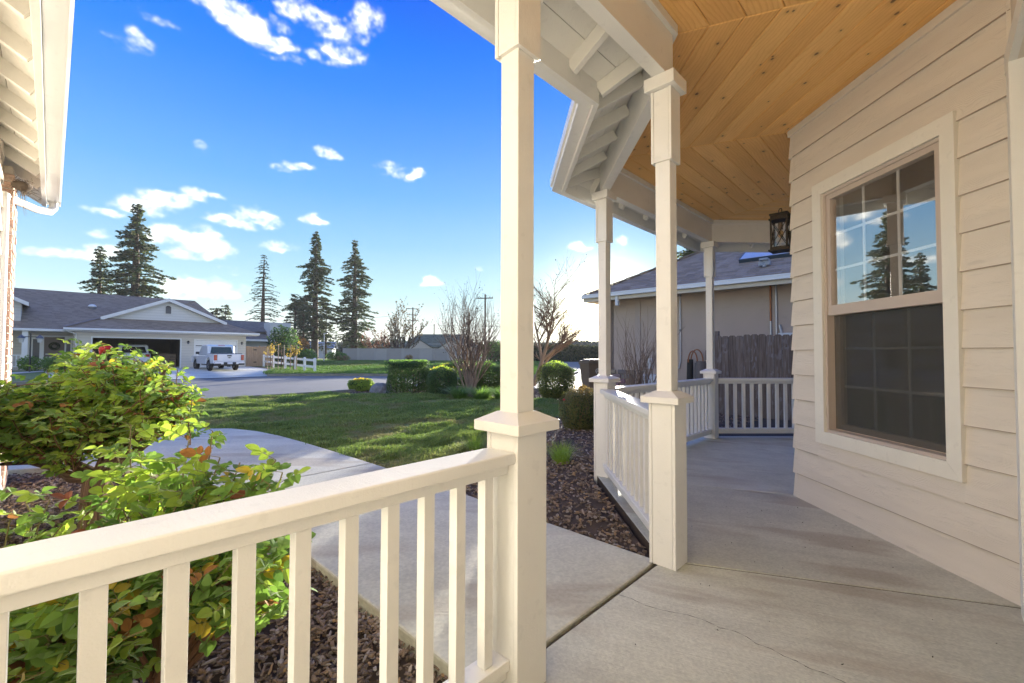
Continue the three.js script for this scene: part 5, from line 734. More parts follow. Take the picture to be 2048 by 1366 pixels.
{ // the thick-trunked rose tree
  const o = pt(188, 1052, 3.12).setY(-.08), t = thing('rose_tree', 'old thick-trunked rose bush with wide yellow-green crown before the brick corner', 'rose bush', o), LV = new Leaves(), wood = [], canes = [];
  const tr = [[188, 1060, 3.12, .085], [186, 1010, 3.12, .072], [190, 975, 3.12, .07], [196, 950, 3.14, .078]].map(([x, y, d, r]) => [pt(x, y, d), r]); tr[0][0].y = -.1;
  wood.push(limb(tr.map((q) => q[0].clone().sub(o)), tr.map((q) => q[1]), 12));
  const arms = [[[190, 955], [140, 955], [105, 935], [60, 925], [-20, 930]], [[195, 955], [150, 930], [120, 895], [95, 850], [70, 800]], [[198, 950], [215, 905], [210, 850], [225, 800], [215, 750]], [[200, 950], [255, 915], [300, 880], [345, 850], [372, 812]], [[200, 952], [240, 890], [280, 830], [300, 780], [325, 740]]];
  const ends = []; for (const a of arms) { const ps = a.map(([x, y], i) => pt(x + gauss() * 5, y, 3.12 + (i ? gauss() * .18 : 0))); wood.push(limb(ps.map((p) => p.clone().sub(o)), [.05, .034, .022, .015, .009], 8)); ends.push(ps); }
  part('trunk', wood, M.barkRed, t);
  const cx = (x, y, d) => pt(x, y, d), inside2 = (x, y) => { const X = (x - 175) / 205, top = 745 - 50 * Math.exp(-(((x - 220) / 90) ** 2)) + 55 * Math.max(0, Math.abs(X) - .5) * 1.2, bot = 905 - 35 * X; return Math.abs(X) < 1.3 && y > top && y < bot; };
  let k = 0; while (k < 300) { const x = rr(-80, 385), y = rr(690, 930), d = 3.15 + gauss() * .34; if (!inside2(x, y) || fbm(x / 60 + 4, y / 45 + 8, 3) < .34) continue; k++; const tip = cx(x, y, d), ps = ends[rnd() * ends.length | 0], st = ps[1 + (rnd() * 4 | 0)].clone(); if (st.distanceTo(tip) > .55) st.lerp(tip, 1 - .5 / st.distanceTo(tip)); shoot(LV, canes, wander(st, tip, 4, .025), .0042, .05, .04, o, .9); }
  for (const [x, y, d, h] of [[172, 690, 3.5, 60], [205, 700, 3.4, 70], [240, 705, 3.5, 60], [270, 700, 3.5, 60], [150, 690, 3.5, 60], [300, 715, 3.4, 70], [322, 712, 3.3, 80], [130, 715, 3.4, 50], [355, 740, 3.1, 70], [380, 790, 3.0, 60], [95, 740, 3.3, 50], [60, 760, 3.3, 60], [225, 735, 2.9, 80], [285, 735, 2.9, 80]]) shoot(LV, canes, wander(cx(x + gauss() * 10, y + h + 40, d), cx(x, y, d), 5, .015), .005, .046, .03, o, .5);
  part('canes', canes, M.caneBrown, t); LV.build(t, o);
  // a red bloom
  const bl = [], c = pt(212, 697, 3.3).sub(o), rose = phy(.40, .006, .012, .6, { transmission: .2, thickness: 0, side: THREE.DoubleSide, sheen: .4 }), bloom = sub('bloom', t);
  for (let r = 0; r < 4; r++) for (let i = 0; i < 5 + r; i++) { const g = new THREE.SphereGeometry(.016 + r * .008, 8, 6, 0, 1.5 + .2 * r, .4, 1.4), a = i / (5 + r) * 6.28 + r; g.rotateY(a).rotateX(gauss() * .16).translate(c.x, c.y - r * .003, c.z); bl.push(g.toNonIndexed()); } part('petals', bl, rose, bloom);
  const c2 = pt(205, 706, 3.32).sub(o); part('petals', [0, 1, 2].map((i) => new THREE.SphereGeometry(.02, 7, 5, i * 2, 2.2, .5, 1.5).toNonIndexed().translate(c2.x, c2.y, c2.z)), rose, bloom); part('flower_stem', limb([c.clone().add(V3(.01, -.14, 0)), c.clone().add(V3(0, -.02, 0))], .004, 6), M.cane, bloom);
}
function roseBush(label, base, tips, low, seedK) { // tips: pixel x, y, depth of the shoots that rise above the railing
  seed = seedK; const o = base.clone().setY(-.08), t = thing('rose_bush', label, 'rose bush', o, 0), LV = new Leaves(), canes = [], wood = [];
  for (const [x, y, d] of tips) { const e = pt(x, y, d), s = o.clone().add(V3(gauss() * .12, .1, gauss() * .1)), path = wander(s, e, 7, .028); wood.push(limb(path.slice(0, 4).map((p) => p.clone().sub(o)), [.016, .013, .011, .009], 7)); shoot(LV, canes, path.slice(2), .0055, .05, .02, o, .6); }
  for (let i = 0; i < low[0]; i++) { const e = pt(rr(low[1], low[2]), rr(low[3], low[4]), rr(low[5], low[6])); if (e.y < .08) e.y = rr(.1, .3); const m = V3().lerpVectors(o, e, .45).add(V3(gauss() * .08, .08, gauss() * .08)); shoot(LV, canes, wander(m, e, 4, .02), .0048, .05, .085, o, .3); wood.push(limb([o.clone(), m.clone()].map((p) => p.clone().sub(o)), [.014, .008], 6)); }
  part('stems', wood, M.caneBrown, t); part('canes', canes, M.cane, t); LV.build(t, o);
}
const keepSeed = seed;
roseBush('tall leafy rose bush rising over the middle of the long railing', V3(-1.28, 0, -1.72), [[262, 850, 1.95], [278, 905, 1.9], [378, 880, 1.85], [425, 862, 1.9], [440, 915, 1.85], [480, 925, 1.8], [552, 920, 1.7], [565, 945, 1.7], [395, 935, 1.75], [350, 925, 1.8], [320, 960, 1.75], [500, 975, 1.7], [455, 985, 1.65], [300, 990, 1.7], [250, 960, 1.85], [415, 1000, 1.65], [230, 905, 2.0], [365, 985, 1.6], [520, 955, 1.75], [270, 940, 1.8], [290, 970, 1.75], [330, 945, 1.8], [340, 990, 1.65], [385, 960, 1.7], [405, 940, 1.75], [430, 950, 1.75], [440, 980, 1.7], [470, 950, 1.75], [490, 990, 1.65], [540, 970, 1.65], [240, 1000, 1.75], [220, 960, 1.85], [310, 920, 1.85], [390, 1010, 1.6], [275, 1020, 1.65], [460, 1010, 1.6]], [44, 330, 580, 1050, 1240, 1.42, 1.72], 777);
roseBush('low rose bush with yellowing leaves at the left end of the long railing', V3(-1.62, 0, -1.55), [[45, 990, 1.8], [100, 1000, 1.75], [170, 1010, 1.75], [20, 1040, 1.6], [125, 1050, 1.65], [205, 1045, 1.65], [240, 1020, 1.7]], [40, 20, 330, 1110, 1366, 1.22, 1.6], 4242);
seed = keepSeed;
{ const p = pt(38, 1075, 1.75).setY(-.1), t = thing('plant_stake', 'short grey weathered wooden stake standing in the rose bed', 'stake', p, .4); part('stake', box(.022, .42, .022, 0, .21, 0, { r: .003 }), std(.3, .28, .26, .9), t); }
// small-leaved hedges, clipped boxes with stray shoots
const tri2 = (P, p, n, s) => { const a = V3(gauss(), gauss(), gauss()).cross(n).normalize().multiplyScalar(s), b = V3().crossVectors(n, a).normalize().multiplyScalar(s * .55); P.push(p.x - a.x, p.y - a.y, p.z - a.z, p.x - b.x, p.y - b.y, p.z - b.z, p.x + a.x, p.y + a.y, p.z + a.z, p.x - a.x, p.y - a.y, p.z - a.z, p.x + a.x, p.y + a.y, p.z + a.z, p.x + b.x, p.y + b.y, p.z + b.z); };
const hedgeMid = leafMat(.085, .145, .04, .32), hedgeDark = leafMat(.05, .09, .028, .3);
function hedge(label, c, w, h, d, turn, n, o = {}) {
  const t = thing('hedge', label, 'hedge', c, turn), inner = [], outer = [], tips = [];
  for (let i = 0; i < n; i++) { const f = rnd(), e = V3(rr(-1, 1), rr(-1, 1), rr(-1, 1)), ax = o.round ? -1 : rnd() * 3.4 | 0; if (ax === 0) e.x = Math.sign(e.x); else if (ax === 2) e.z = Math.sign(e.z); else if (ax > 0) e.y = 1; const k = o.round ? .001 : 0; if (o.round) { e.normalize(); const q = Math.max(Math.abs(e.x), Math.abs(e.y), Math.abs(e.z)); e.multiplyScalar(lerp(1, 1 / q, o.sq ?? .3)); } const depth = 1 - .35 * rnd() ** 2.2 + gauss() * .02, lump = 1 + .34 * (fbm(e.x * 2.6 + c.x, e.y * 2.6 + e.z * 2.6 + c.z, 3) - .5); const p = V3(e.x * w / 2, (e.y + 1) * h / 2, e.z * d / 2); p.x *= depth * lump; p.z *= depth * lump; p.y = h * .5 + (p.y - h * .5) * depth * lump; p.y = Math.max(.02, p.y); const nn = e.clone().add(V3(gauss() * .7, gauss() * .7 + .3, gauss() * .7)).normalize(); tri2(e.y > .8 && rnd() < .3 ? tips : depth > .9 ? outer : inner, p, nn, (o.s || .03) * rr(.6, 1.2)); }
  for (let i = 0; i < n * .05; i++) { const e = V3(rr(-1, 1), 1, rr(-1, 1)), q2 = Math.min(1, e.x * e.x + e.z * e.z), p = V3(e.x * w * .47, h * (o.round ? .5 + .5 * Math.sqrt(1 - q2) : 1) * rr(.97, 1.08), e.z * d * .47); if (o.round && q2 > .8) continue; tri2(tips, p, V3(gauss(), gauss(), gauss()).normalize(), (o.s || .03)); }
  part('inner_leaves', triGeo(inner), o.dark || hedgeDark, t).userData.kind = 'stuff'; part('outer_leaves', triGeo(outer), o.mid || hedgeMid, t).userData.kind = 'stuff'; part('top_leaves', triGeo(tips), o.tip || L.lime, t).userData.kind = 'stuff';  // last mesh: paler leaves over the top and the stray shoots
  const st = []; for (let i = 0; i < 16; i++) { const a = V3(rr(-.3, .3) * w, -.05, rr(-.3, .3) * d); st.push(limb([a, a.clone().add(V3(gauss() * .1, h * .5, gauss() * .1)), a.clone().add(V3(gauss() * .2, h * .9, gauss() * .2))], [.018, .012, .005], 5)); } part('stems', st, M.bark, t);
}
const gpt = (px, py, y = -.06) => { const d = dirOf(px, py), s = (y - EYE) / d.y; return V3(d.x * s, y, d.z * s); };
hedge('clipped dark green box hedge nearest the boulder', pt(816, 760, 14.3).setY(-.07), 1.25, .98, 1.1, .1, 17000, { s: .026, tip: L.green });
hedge('lower rounded hedge beside the box hedge, left of the crape myrtle', pt(884, 762, 13.6).setY(-.07), .95, .84, .95, .2, 11000, { s: .026, round: 1, sq: .25 });
hedge('hedge behind the crape myrtle trunks', pt(925, 757, 16.5).setY(-.07), 1.5, 1.0, .8, 0, 8000, { s: .03, round: 1, tip: L.green });
hedge('dull green hedge just left of the nearest porch post', pt(972, 752, 15.5).setY(-.07), 1.5, .92, .9, .1, 10000, { s: .03, round: 1, tip: L.green });
hedge('backlit square hedge between the two nearest posts', pt(1112, 768, 12.1).setY(-.07), 1.02, 1.02, .9, .1, 14000, { s: .024, round: 1, mid: leafMat(.13, .15, .035, .4), tip: L.lime });
hedge('low rounded shrub against the sunlit post by the short railing', pt(1165, 840, 7.3).setY(-.07), .72, .70, .7, .1, 14000, { s: .016, round: 1, mid: leafMat(.15, .15, .04, .42), tip: leafMat(.30, .20, .05, .4) });
hedge('low yellow-green mounded shrub left of the boulder', pt(722, 776, 14.9).setY(-.07), .85, .42, .7, 0, 6000, { s: .03, round: 1, tip: L.yellow, mid: L.lime });
{ const p = pt(1128, 800, 7.2), t = thing('red_flower', 'single red bloom at the left edge of the low shrub', 'flower', p); part('petals', [0, 1, 2, 3, 4].map((i) => new THREE.SphereGeometry(.022, 7, 5, i * 1.25, 1.6, .3, 1.4).toNonIndexed()), phy(.7, .03, .015, .6, { transmission: .3, thickness: 0, side: THREE.DoubleSide }), t); part('stem', limb([V3(.04, -.2, 0), V3(0, 0, 0)], .003, 5), M.cane, t); }
function clump(label, c, r, h, n, mat, w = .006) { const t = thing('grass_clump', label, 'grass clump', c), P = []; for (let i = 0; i < n; i++) { const a = rr(0, 6.28), q = r * .35 * Math.sqrt(rnd()), x = Math.cos(a) * q, z = Math.sin(a) * q, b = a + gauss() * .5, H = h * rr(.6, 1.1), lean = r * rr(.2, 1); let pv = V3(x, 0, z), pw = w; for (let k = 1; k <= 4; k++) { const f = k / 4, nx = V3(x + Math.cos(b) * lean * f * f, H * (f - .35 * f * f * f * (lean / r)), z + Math.sin(b) * lean * f * f), sw = V3(-Math.sin(b), 0, Math.cos(b)), w1 = w * (1 - f * .9); const A = pv.clone().addScaledVector(sw, -pw), B = pv.clone().addScaledVector(sw, pw), C = nx.clone().addScaledVector(sw, w1), D = nx.clone().addScaledVector(sw, -w1); for (const v of [A, B, C, A, C, D]) P.push(v.x, v.y, v.z); pv = nx; pw = w1; } } const m = part('blades', triGeo(P), mat, t); m.userData.kind = 'stuff'; }
clump('pale green grass clump growing in the mulch right of the nearest post', gpt(1122, 930), .26, .30, 420, L.lime, .0035);
clump('green grass clump in the mulch behind the rail end at the nearest post', gpt(950, 905, -.05), .26, .26, 300, L.lime, .0035);
for (const [x, y, l] of [[905, 797, 'left tuft of arching grass below the hedge by the nearest post'], [948, 800, 'middle tuft of arching grass below the hedge by the nearest post'], [990, 800, 'right tuft of arching grass touching the nearest post']]) clump(l, gpt(x + 15, y), .6, .42, 520, L.green, .009);
{ // boulder
  const p = gpt(760, 787), t = new THREE.IcosahedronGeometry(1, 5).toNonIndexed(), q = t.attributes.position; for (let i = 0; i < q.count; i++) { const v = V3(q.getX(i), q.getY(i), q.getZ(i)), n = fbm(v.x * 1.6 + 5, v.y * 1.6 + v.z * 1.9, 4), k = .8 + .5 * (n - .4); q.setXYZ(i, v.x * .47 * k, Math.max(-.1, v.y * .36 * k) + .04, v.z * .34 * k); } t.computeVertexNormals(); muv(t); const m = part('boulder', t, std(.33, .325, .32, .9, { map: rep(tex(512, 512, (x, y) => { const s = .72 + .5 * (fbm(x / 26, y / 26, 5, 20, 20) - .5) + .35 * (fbm(x / 3, y / 3, 2, 170, 170) - .5); return [s, s, s]; }), .7), bumpMap: rep(concreteBump, .4), bumpScale: .01 })); m.position.set(p.x, -.07, p.z - .25); tag(m, 'rounded grey boulder at the lawn edge left of the box hedge', 'boulder');
}
// bare and half-bare trees
function bareTree(name, label, base, opt) { // recursive limbs
  const t = thing(name, label, 'tree', base), G = [], fine = [], LF = [], pods = [];
  const grow = (p, dir, len, r, lv) => { const n = 4, pts = [p.clone()], rad = [r]; let d = dir.clone(); for (let i = 1; i <= n; i++) { d.add(V3(gauss() * opt.wig, gauss() * opt.wig * .6 + opt.rise, gauss() * opt.wig)).normalize(); pts.push(pts[i - 1].clone().addScaledVector(d, len / n)); rad.push(r * (1 - .42 * i / n)); } (lv < 2 ? G : fine).push(limb(pts, rad, lv < 2 ? 7 : 4, lv >= opt.depth - 1)); 
    if (lv >= opt.depth) { if (opt.leaf && rnd() < opt.leafP) for (let k = 0; k < opt.leaf; k++) { const q = pts[1 + (rnd() * n | 0)].clone().add(V3(gauss() * .12, gauss() * .12, gauss() * .12)); tri2(rnd() < .5 ? LF : pods, q, V3(gauss(), gauss(), gauss()).normalize(), opt.ls * rr(.6, 1.2)); } return; }
    const kids = opt.kids[lv] ?? 3; for (let k = 0; k < kids; k++) { const i = Math.min(n, 1 + Math.floor((k + rr(.4, 1)) / kids * n)), a = rr(0, 6.28), sp = opt.spread * rr(.6, 1.25), side = V3(Math.cos(a), rr(-.1, .5), Math.sin(a)); grow(pts[i], d.clone().addScaledVector(side, sp).normalize(), len * rr(.5, .78), rad[i] * .7, lv + 1); } };
  for (const s of opt.stems) grow(V3(s.x || 0, 0, s.z || 0), V3(...s.d).normalize(), s.l, s.r, 0);
  part('trunk', G, opt.mat, t); part('twigs', fine, opt.twig || opt.mat, t).userData.kind = 'stuff'; if (LF.length) part('leaves', triGeo(LF), opt.lm, t).userData.kind = 'stuff'; if (pods.length) part('seed_pods', triGeo(pods), opt.pm || M.barkRed, t).userData.kind = 'stuff';
}
const podMat = std(.09, .06, .045, .9);
bareTree('crape_myrtle', 'bare multi-stemmed crape myrtle fanning out left of the nearest post', pt(940, 785, 13.6).setY(-.08), { stems: [[-.5, 1.7], [-.3, 1.9], [-.14, 2], [0, 2], [.12, 1.9], [.28, 1.85], [.42, 1.7], [-.06, 1.75], [.2, 1.6]].map(([x, l], i) => ({ x: x * .2, z: gauss() * .07, d: [x * 1.15, 1.6, gauss() * .4], l: l * .84, r: .034 })), wig: .1, rise: .03, depth: 3, kids: [4, 4, 4], spread: .5, leaf: 3, leafP: .55, ls: .022, lm: podMat, pm: podMat, mat: M.barkPale, twig: std(.14, .10, .08, .9) });
bareTree('bare_tree', 'bare leaning tree against the bright sky right of the nearest post', pt(1066, 738, 17.5).setY(-.1), { stems: [{ d: [.4, 1, 0], l: 2.1, r: .1 }], wig: .12, rise: .02, depth: 4, kids: [6, 6, 5, 4], spread: .95, leaf: 2, leafP: .35, ls: .03, lm: podMat, pm: podMat, mat: std(.24, .17, .11, .9), twig: std(.17, .115, .08, .9) });
bareTree('autumn_tree', 'half-bare tree with sparse brown leaves before the green-roofed house', pt(803, 705, 76).setY(-.1), { stems: [[-.55, 4.4], [-.2, 5], [.15, 5.2], [.5, 4.6], [0, 5.4]].map(([x, l]) => ({ x: x * .6, z: gauss() * .3, d: [x, 1.1, gauss() * .35], l: l * .86, r: .15 })), wig: .1, rise: .03, depth: 3, kids: [4, 4, 4], spread: .5, leaf: 5, leafP: .9, ls: .17, lm: leafMat(.15, .10, .04, .3), pm: leafMat(.11, .085, .04, .3), mat: std(.15, .11, .085, .9) });
bareTree('autumn_tree', 'low reddish tree behind the left end of the block wall', pt(758, 705, 80).setY(-.1), { stems: [[-.6, 2.6], [0, 3], [.6, 2.6], [.3, 2.8]].map(([x, l]) => ({ x: x * .8, d: [x, 1.1, gauss() * .35], l, r: .09 })), wig: .1, rise: .02, depth: 3, kids: [4, 4, 4], spread: .6, leaf: 5, leafP: .8, ls: .16, lm: leafMat(.24, .10, .06, .3), pm: leafMat(.20, .11, .07, .3), mat: std(.15, .10, .08, .9) });
for (const [px, d, lab] of [[1282, 11.3, 'bare twiggy shrub against the stucco wall left of the second post'], [1300, 10.9, 'taller bare forked shrub against the stucco wall beside the second post'], [1262, 11.0, 'bare twiggy shrub beside the stone-clad wall corner']]) bareTree('bare_shrub', lab, pt(px, 760, d * .83).setY(-.15), { stems: Array.from({ length: 6 }, () => ({ x: gauss() * .1, z: gauss() * .1, d: [gauss() * .35, 1.3, gauss() * .25], l: rr(.8, 1.25), r: .016 })), wig: .1, rise: .02, depth: 2, kids: [3, 3], spread: .4, leaf: 0, leafP: 0, ls: .02, mat: std(.28, .2, .14, .9), twig: std(.24, .17, .12, .9) });
// young staked trees by the rail fence
for (const [px, top, d, lab] of [[540, 692, 32.5, 'young staked tree with yellow leaves nearest the tan gate'], [562, 690, 31, 'bare young tree between two stakes by the rail fence'], [587, 690, 29.5, 'young staked tree with yellow leaves by the near end of the rail fence']]) { const b = pt(px, 735, d).setY(-.05), t = thing('young_tree', lab, 'tree', b), st = std(.32, .24, .17, .9), H = EYE + (706 - top) / F * d + .05, G = [], P = []; part('stake', cyl(.03, .03, H, -.18, H / 2, .05, 6), st, t); part('stake', cyl(.03, .03, H, .16, H / 2, -.05, 6), st, t); G.push(limb([V3(0, 0, 0), V3(.03, H * .5, 0), V3(0, H * 1.0, 0)], [.03, .025, .012], 6)); for (let i = 0; i < 14; i++) { const p = V3(gauss() * .04, H * rr(.55, .95), gauss() * .04), q = p.clone().add(V3(gauss() * .4, rr(0, .3), gauss() * .4)); G.push(limb([p, q], [.01, .004], 4)); if (px !== 562) for (let k = 0; k < 9; k++) tri2(P, q.clone().add(V3(gauss() * .16, gauss() * .14, gauss() * .16)), V3(gauss(), gauss(), gauss()).normalize(), .075); } part('trunk', G, M.bark, t); if (P.length) part('leaves', triGeo(P), leafMat(.46, .33, .06, .4), t).userData.kind = 'stuff'; }
// conifers
function conifer(name, label, base, h, o) {
  const t = thing(name, label, 'conifer', base), tr = [], br = [], A = [], B = [];
  tr.push(limb([V3(0, -.2, 0), V3(gauss() * .1, h * .3, 0), V3(gauss() * .15, h * .65, 0), V3(0, h * .985, 0)], [o.r, o.r * .8, o.r * .48, .03], 9));
  const W = o.whorls; for (let w = 0; w < W; w++) { const f = o.from + (1 - o.from) * (w + rnd() * .7) / W, y = h * f, rad = o.shape(f) * rr(.72, 1.12) * (rnd() < .08 ? 1.25 : 1); const n = o.per + (rnd() * 2 | 0); for (let b = 0; b < n; b++) { const a = rr(0, 6.28), len = rad * rr(.6, 1.08); if (len < .15) continue; const dy = o.droop, e = V3(Math.cos(a) * len, len * dy + gauss() * .15, Math.sin(a) * len), m = V3(Math.cos(a) * len * .5, len * (dy * .5 + .1), Math.sin(a) * len * .5), p0 = V3(0, y, 0); br.push(limb([p0, m.clone().add(p0), e.clone().add(p0)], [.05 + len * .008, .035, .012], 4, false));
      const S = Math.ceil(len * o.dens); for (let s = 0; s < S; s++) { const k = .18 + .82 * Math.sqrt((s + rnd()) / S), q = (k < .5 ? V3().lerpVectors(V3(0, 0, 0), m, k * 2) : V3().lerpVectors(m, e, k * 2 - 1)).add(p0); const sp = o.spray * rr(.6, 1.2) * (1.1 - .4 * k); q.add(V3(gauss() * .6 * sp, gauss() * .75 * sp - .15 * sp, gauss() * .6 * sp)); const nn = V3(gauss() * .8, 1, gauss() * .8).normalize(); tri2(rnd() < .55 ? A : B, q, nn, sp); } } }
  part('trunk', tr, conBark, t); part('branches', br, conBark, t).userData.kind = 'stuff'; part('needles', triGeo(A), o.m1, t, 'dark inner needle sprays').userData.kind = 'stuff'; part('needles', triGeo(B), o.m2, t, 'lighter outer needle sprays').userData.kind = 'stuff';
}
const nA = leafMat(.075, .11, .04, .42), nB = leafMat(.125, .16, .055, .45), nC = leafMat(.07, .115, .055, .42), nD = leafMat(.15, .17, .06, .42), conBark = std(.10, .07, .05, .95);
const HT = (top, d) => EYE + (706 - top) / F * d + .1;
conifer('redwood', 'taller of the two slender redwoods, standing left of the lamp pole', pt(629, 705, 88).setY(-.1), HT(464, 88), { r: .72, from: .16, whorls: 66, per: 6, dens: 15, spray: .34, droop: -.04, shape: (f) => 5.9 * Math.min(1, (1.04 - f) * 1.75) * (.78 + .22 * Math.sin(f * 21)), m1: nA, m2: nB });
conifer('redwood', 'shorter right-hand redwood rising behind the end of the block wall', pt(708, 705, 92).setY(-.1), HT(481, 92), { r: .74, from: .10, whorls: 64, per: 6, dens: 14, spray: .34, droop: -.05, shape: (f) => 5.6 * Math.min(1, (1.05 - f) * 1.9) * (.8 + .2 * Math.sin(f * 17 + 2)), m1: nA, m2: nB });
conifer('spruce', 'thin open spruce with bare spaced boughs behind the grey house', pt(525, 705, 72).setY(-.1), HT(509, 72), { r: .42, from: .24, whorls: 34, per: 4, dens: 6.5, spray: .2, droop: -.16, shape: (f) => 5.0 * (1.0 - f) ** .85 + .3, m1: nA, m2: nB });
conifer('cedar', 'huge dark cedar towering behind the roof of the house across the street', pt(268, 705, 68).setY(0), HT(414, 68), { r: .85, from: .12, whorls: 56, per: 6, dens: 15, spray: .36, droop: -.06, shape: (f) => 8.2 * (1.02 - f) ** .72 * (.8 + .2 * Math.sin(f * 26)), m1: nC, m2: nD });
conifer('cedar', 'smaller cedar at the left shoulder of the huge one', pt(196, 705, 72).setY(0), HT(497, 72), { r: .5, from: .1, whorls: 38, per: 6, dens: 14, spray: .34, droop: -.05, shape: (f) => 5.4 * (1.03 - f) ** .75 * (.8 + .2 * Math.sin(f * 22)), m1: nC, m2: nD });
conifer('cedar', 'far double-topped conifer just right of the garage roof', pt(430, 705, 110).setY(0), HT(618, 110), { r: .4, from: .1, whorls: 18, per: 6, dens: 8, spray: .5, droop: 0, shape: (f) => 4.4 * (1.1 - f) ** .6, m1: nA, m2: nB }); conifer('cedar', 'far conifer behind the ridge end of the garage roof', pt(449, 705, 112).setY(0), HT(611, 112), { r: .4, from: .1, whorls: 18, per: 6, dens: 8, spray: .5, droop: 0, shape: (f) => 3.6 * (1.1 - f) ** .6, m1: nA, m2: nB });
conifer('fir', 'bushy shorter fir at the left foot of the taller redwood', pt(588, 705, 84).setY(-.1), HT(588, 84), { r: .36, from: .16, whorls: 28, per: 5, dens: 8.5, spray: .34, droop: -.04, shape: (f) => 3.9 * (1.05 - f) ** .6, m1: nA, m2: nB });
conifer('fir', 'dark dense young fir between the bushy fir and the taller redwood', pt(606, 705, 80).setY(-.1), HT(612, 80), { r: .3, from: .2, whorls: 24, per: 6, dens: 10, spray: .32, droop: -.02, shape: (f) => 2.2 * (1.08 - f) ** .45, m1: nC, m2: nC });
conifer('fir', 'feathery lower fir at the right foot of the taller redwood', pt(652, 705, 96).setY(-.1), HT(608, 96), { r: .25, from: .16, whorls: 22, per: 5, dens: 7.5, spray: .34, droop: -.04, shape: (f) => 3.1 * (1.05 - f) ** .55, m1: nA, m2: nB });
conifer('cedar', 'backlit conifer seen over the neighbouring roof', pt(1382, 705, 34).setY(-.1), HT(470, 34), { r: .28, from: .3, whorls: 40, per: 6, dens: 10, spray: .22, droop: -.02, shape: (f) => 2.7 * Math.min(1, (1.1 - f) * 2), m1: nB, m2: nD });
// bushes by the far house and along the field's end
function bush(name, label, c, w, h, d, n, s, m1, m2) { const t = thing(name, label, 'bush', c), A = [], B = []; for (let i = 0; i < n; i++) { const e = V3(gauss(), gauss(), gauss()).normalize(), k = rnd() ** .35 * (.75 + .5 * fbm(e.x * 1.8 + c.x, e.y * 1.8 + e.z * 1.8, 3)); tri2(rnd() < .5 ? A : B, V3(e.x * w / 2 * k, h * .5 + e.y * h * .5 * k, e.z * d / 2 * k), V3(gauss(), gauss() + .6, gauss()).normalize(), s * rr(.6, 1.2)); } part('leaves', triGeo(A), m1, t).userData.kind = 'stuff'; part('leaves', triGeo(B), m2, t).userData.kind = 'stuff'; part('stems', Array.from({ length: 5 }, () => limb([V3(gauss() * .2, 0, gauss() * .2), V3(gauss() * w * .2, h * .7, gauss() * d * .2)], [.05, .02], 5)), M.bark, t); }
bush('evergreen_bush', 'rounded dark evergreen tree beside the pale chimney', pt(566, 700, 43).setY(0), 2.9, 3.9, 2.6, 3400, .13, L.dark, nC);
bush('autumn_bush', 'orange-leaved bush between the evergreen and the redwood trunk', pt(598, 700, 50).setY(0), 2.6, 3.0, 2.2, 1600, .12, leafMat(.30, .15, .055, .35), leafMat(.22, .14, .05, .3)); bush('evergreen_bush', 'low dark bush at the back of the white rail fence', pt(605, 706, 46).setY(0), 3.0, 1.6, 2, 1600, .12, L.dark, L.green); bush('flowering_bush', 'small pale leafy bush at the foot of the taller redwood', pt(618, 706, 66).setY(0), 2.6, 1.9, 2, 900, .13, L.green, leafMat(.4, .36, .25, .3));
bush('flowering_bush', 'wide low dark bush at the far left end of the field', pt(672, 709, 70).setY(0), 3.6, 1.5, 2, 1500, .13, L.dark, L.green); bush('flowering_bush', 'low pinkish flower bush before the end of the block wall', pt(686, 712, 69).setY(0), 2.2, .9, 1.4, 700, .12, leafMat(.5, .22, .16, .3), L.green); bush('evergreen_bush', 'dark spreading tree behind the block wall near the nearest post', pt(990, 700, 62).setY(0), 4.4, 3.0, 3, 2600, .16, L.dark, nB); bush('yellow_bush', 'yellow-green bush on the field kerb behind the hedges', pt(893, 728, 22).setY(-.02), 1.5, .72, .8, 1300, .05, L.lime, L.yellow); bush('dry_bush', 'small tan dry shrub at the foot of the block wall', pt(818, 712, 69).setY(0), 1.4, 1.0, 1, 500, .09, leafMat(.35, .24, .1, .3), leafMat(.28, .2, .09, .3));
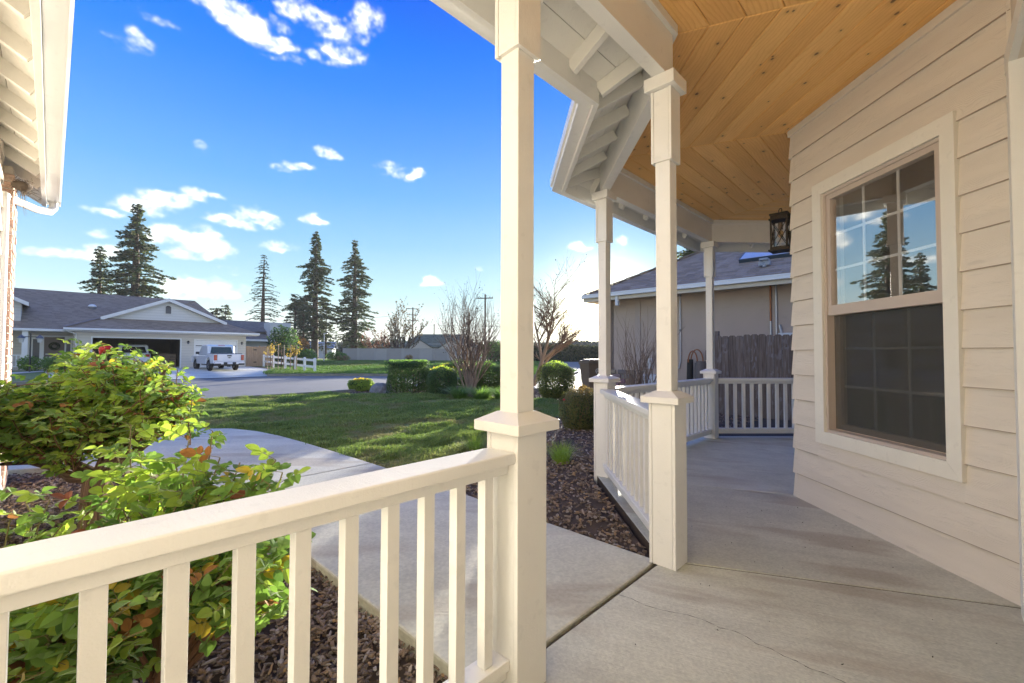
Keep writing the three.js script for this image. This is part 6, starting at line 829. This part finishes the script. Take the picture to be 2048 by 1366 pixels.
for (const [px, d, lab] of [[108, 33, 'green shrub before the porch of the house across the street'], [62, 34, 'low dark shrub under the far porch railing'], [140, 35, 'tall green shrub at the corner of the far garage']]) bush('evergreen_bush', lab, pt(px, 735, d * .8).setY(0), 1.3, 1.0, 1.1, 1200, .07, L.green, L.dark);
{ // the dense orchard row beyond the road and the far belt of trees on the skyline
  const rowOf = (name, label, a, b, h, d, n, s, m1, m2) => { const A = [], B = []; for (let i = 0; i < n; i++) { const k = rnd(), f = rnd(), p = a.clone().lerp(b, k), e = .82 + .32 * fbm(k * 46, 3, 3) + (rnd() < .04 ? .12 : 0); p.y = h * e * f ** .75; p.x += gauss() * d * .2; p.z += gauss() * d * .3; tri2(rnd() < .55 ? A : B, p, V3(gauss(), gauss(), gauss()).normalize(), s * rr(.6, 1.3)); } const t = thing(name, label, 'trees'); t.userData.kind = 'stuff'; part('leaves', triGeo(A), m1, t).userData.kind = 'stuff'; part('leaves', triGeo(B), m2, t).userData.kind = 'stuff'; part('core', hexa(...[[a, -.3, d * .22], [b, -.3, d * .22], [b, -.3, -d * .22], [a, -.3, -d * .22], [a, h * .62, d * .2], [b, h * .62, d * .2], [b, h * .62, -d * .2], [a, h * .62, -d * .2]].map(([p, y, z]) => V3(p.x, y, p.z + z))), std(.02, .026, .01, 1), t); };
  rowOf('orchard_row', 'long dark hedge-like row of orchard trees under the setting sun', V3(1.8, 0, -78), V3(40, 0, -64), 2.55, 4, 26000, .2, leafMat(.05, .07, .02, .3), leafMat(.10, .10, .03, .35));
  rowOf('far_treeline', 'hazy belt of distant trees along the horizon', V3(-150, 0, -190), V3(60, 0, -200), 6.2, 14, 22000, .75, leafMat(.075, .10, .075, .3), leafMat(.10, .12, .07, .3));
  { const t = thing('cypress_row', 'row of thin dark cypress tops on the horizon between the redwoods', 'trees'); t.userData.kind = 'stuff'; const P = []; for (let i = 0; i < 34; i++) { const p = pt(640 + i * 5.1 + gauss() * 2, 700, 170), h = rr(4.5, 8); for (let k = 0; k < 70; k++) { const f = rnd(); tri2(P, V3(p.x + gauss() * .5 * (1 - f), h * f, p.z + gauss() * .5), V3(gauss(), gauss(), gauss()).normalize(), .4); } } part('leaves', triGeo(P), nC, t).userData.kind = 'stuff'; }
}
renderer.render(scene, camera);
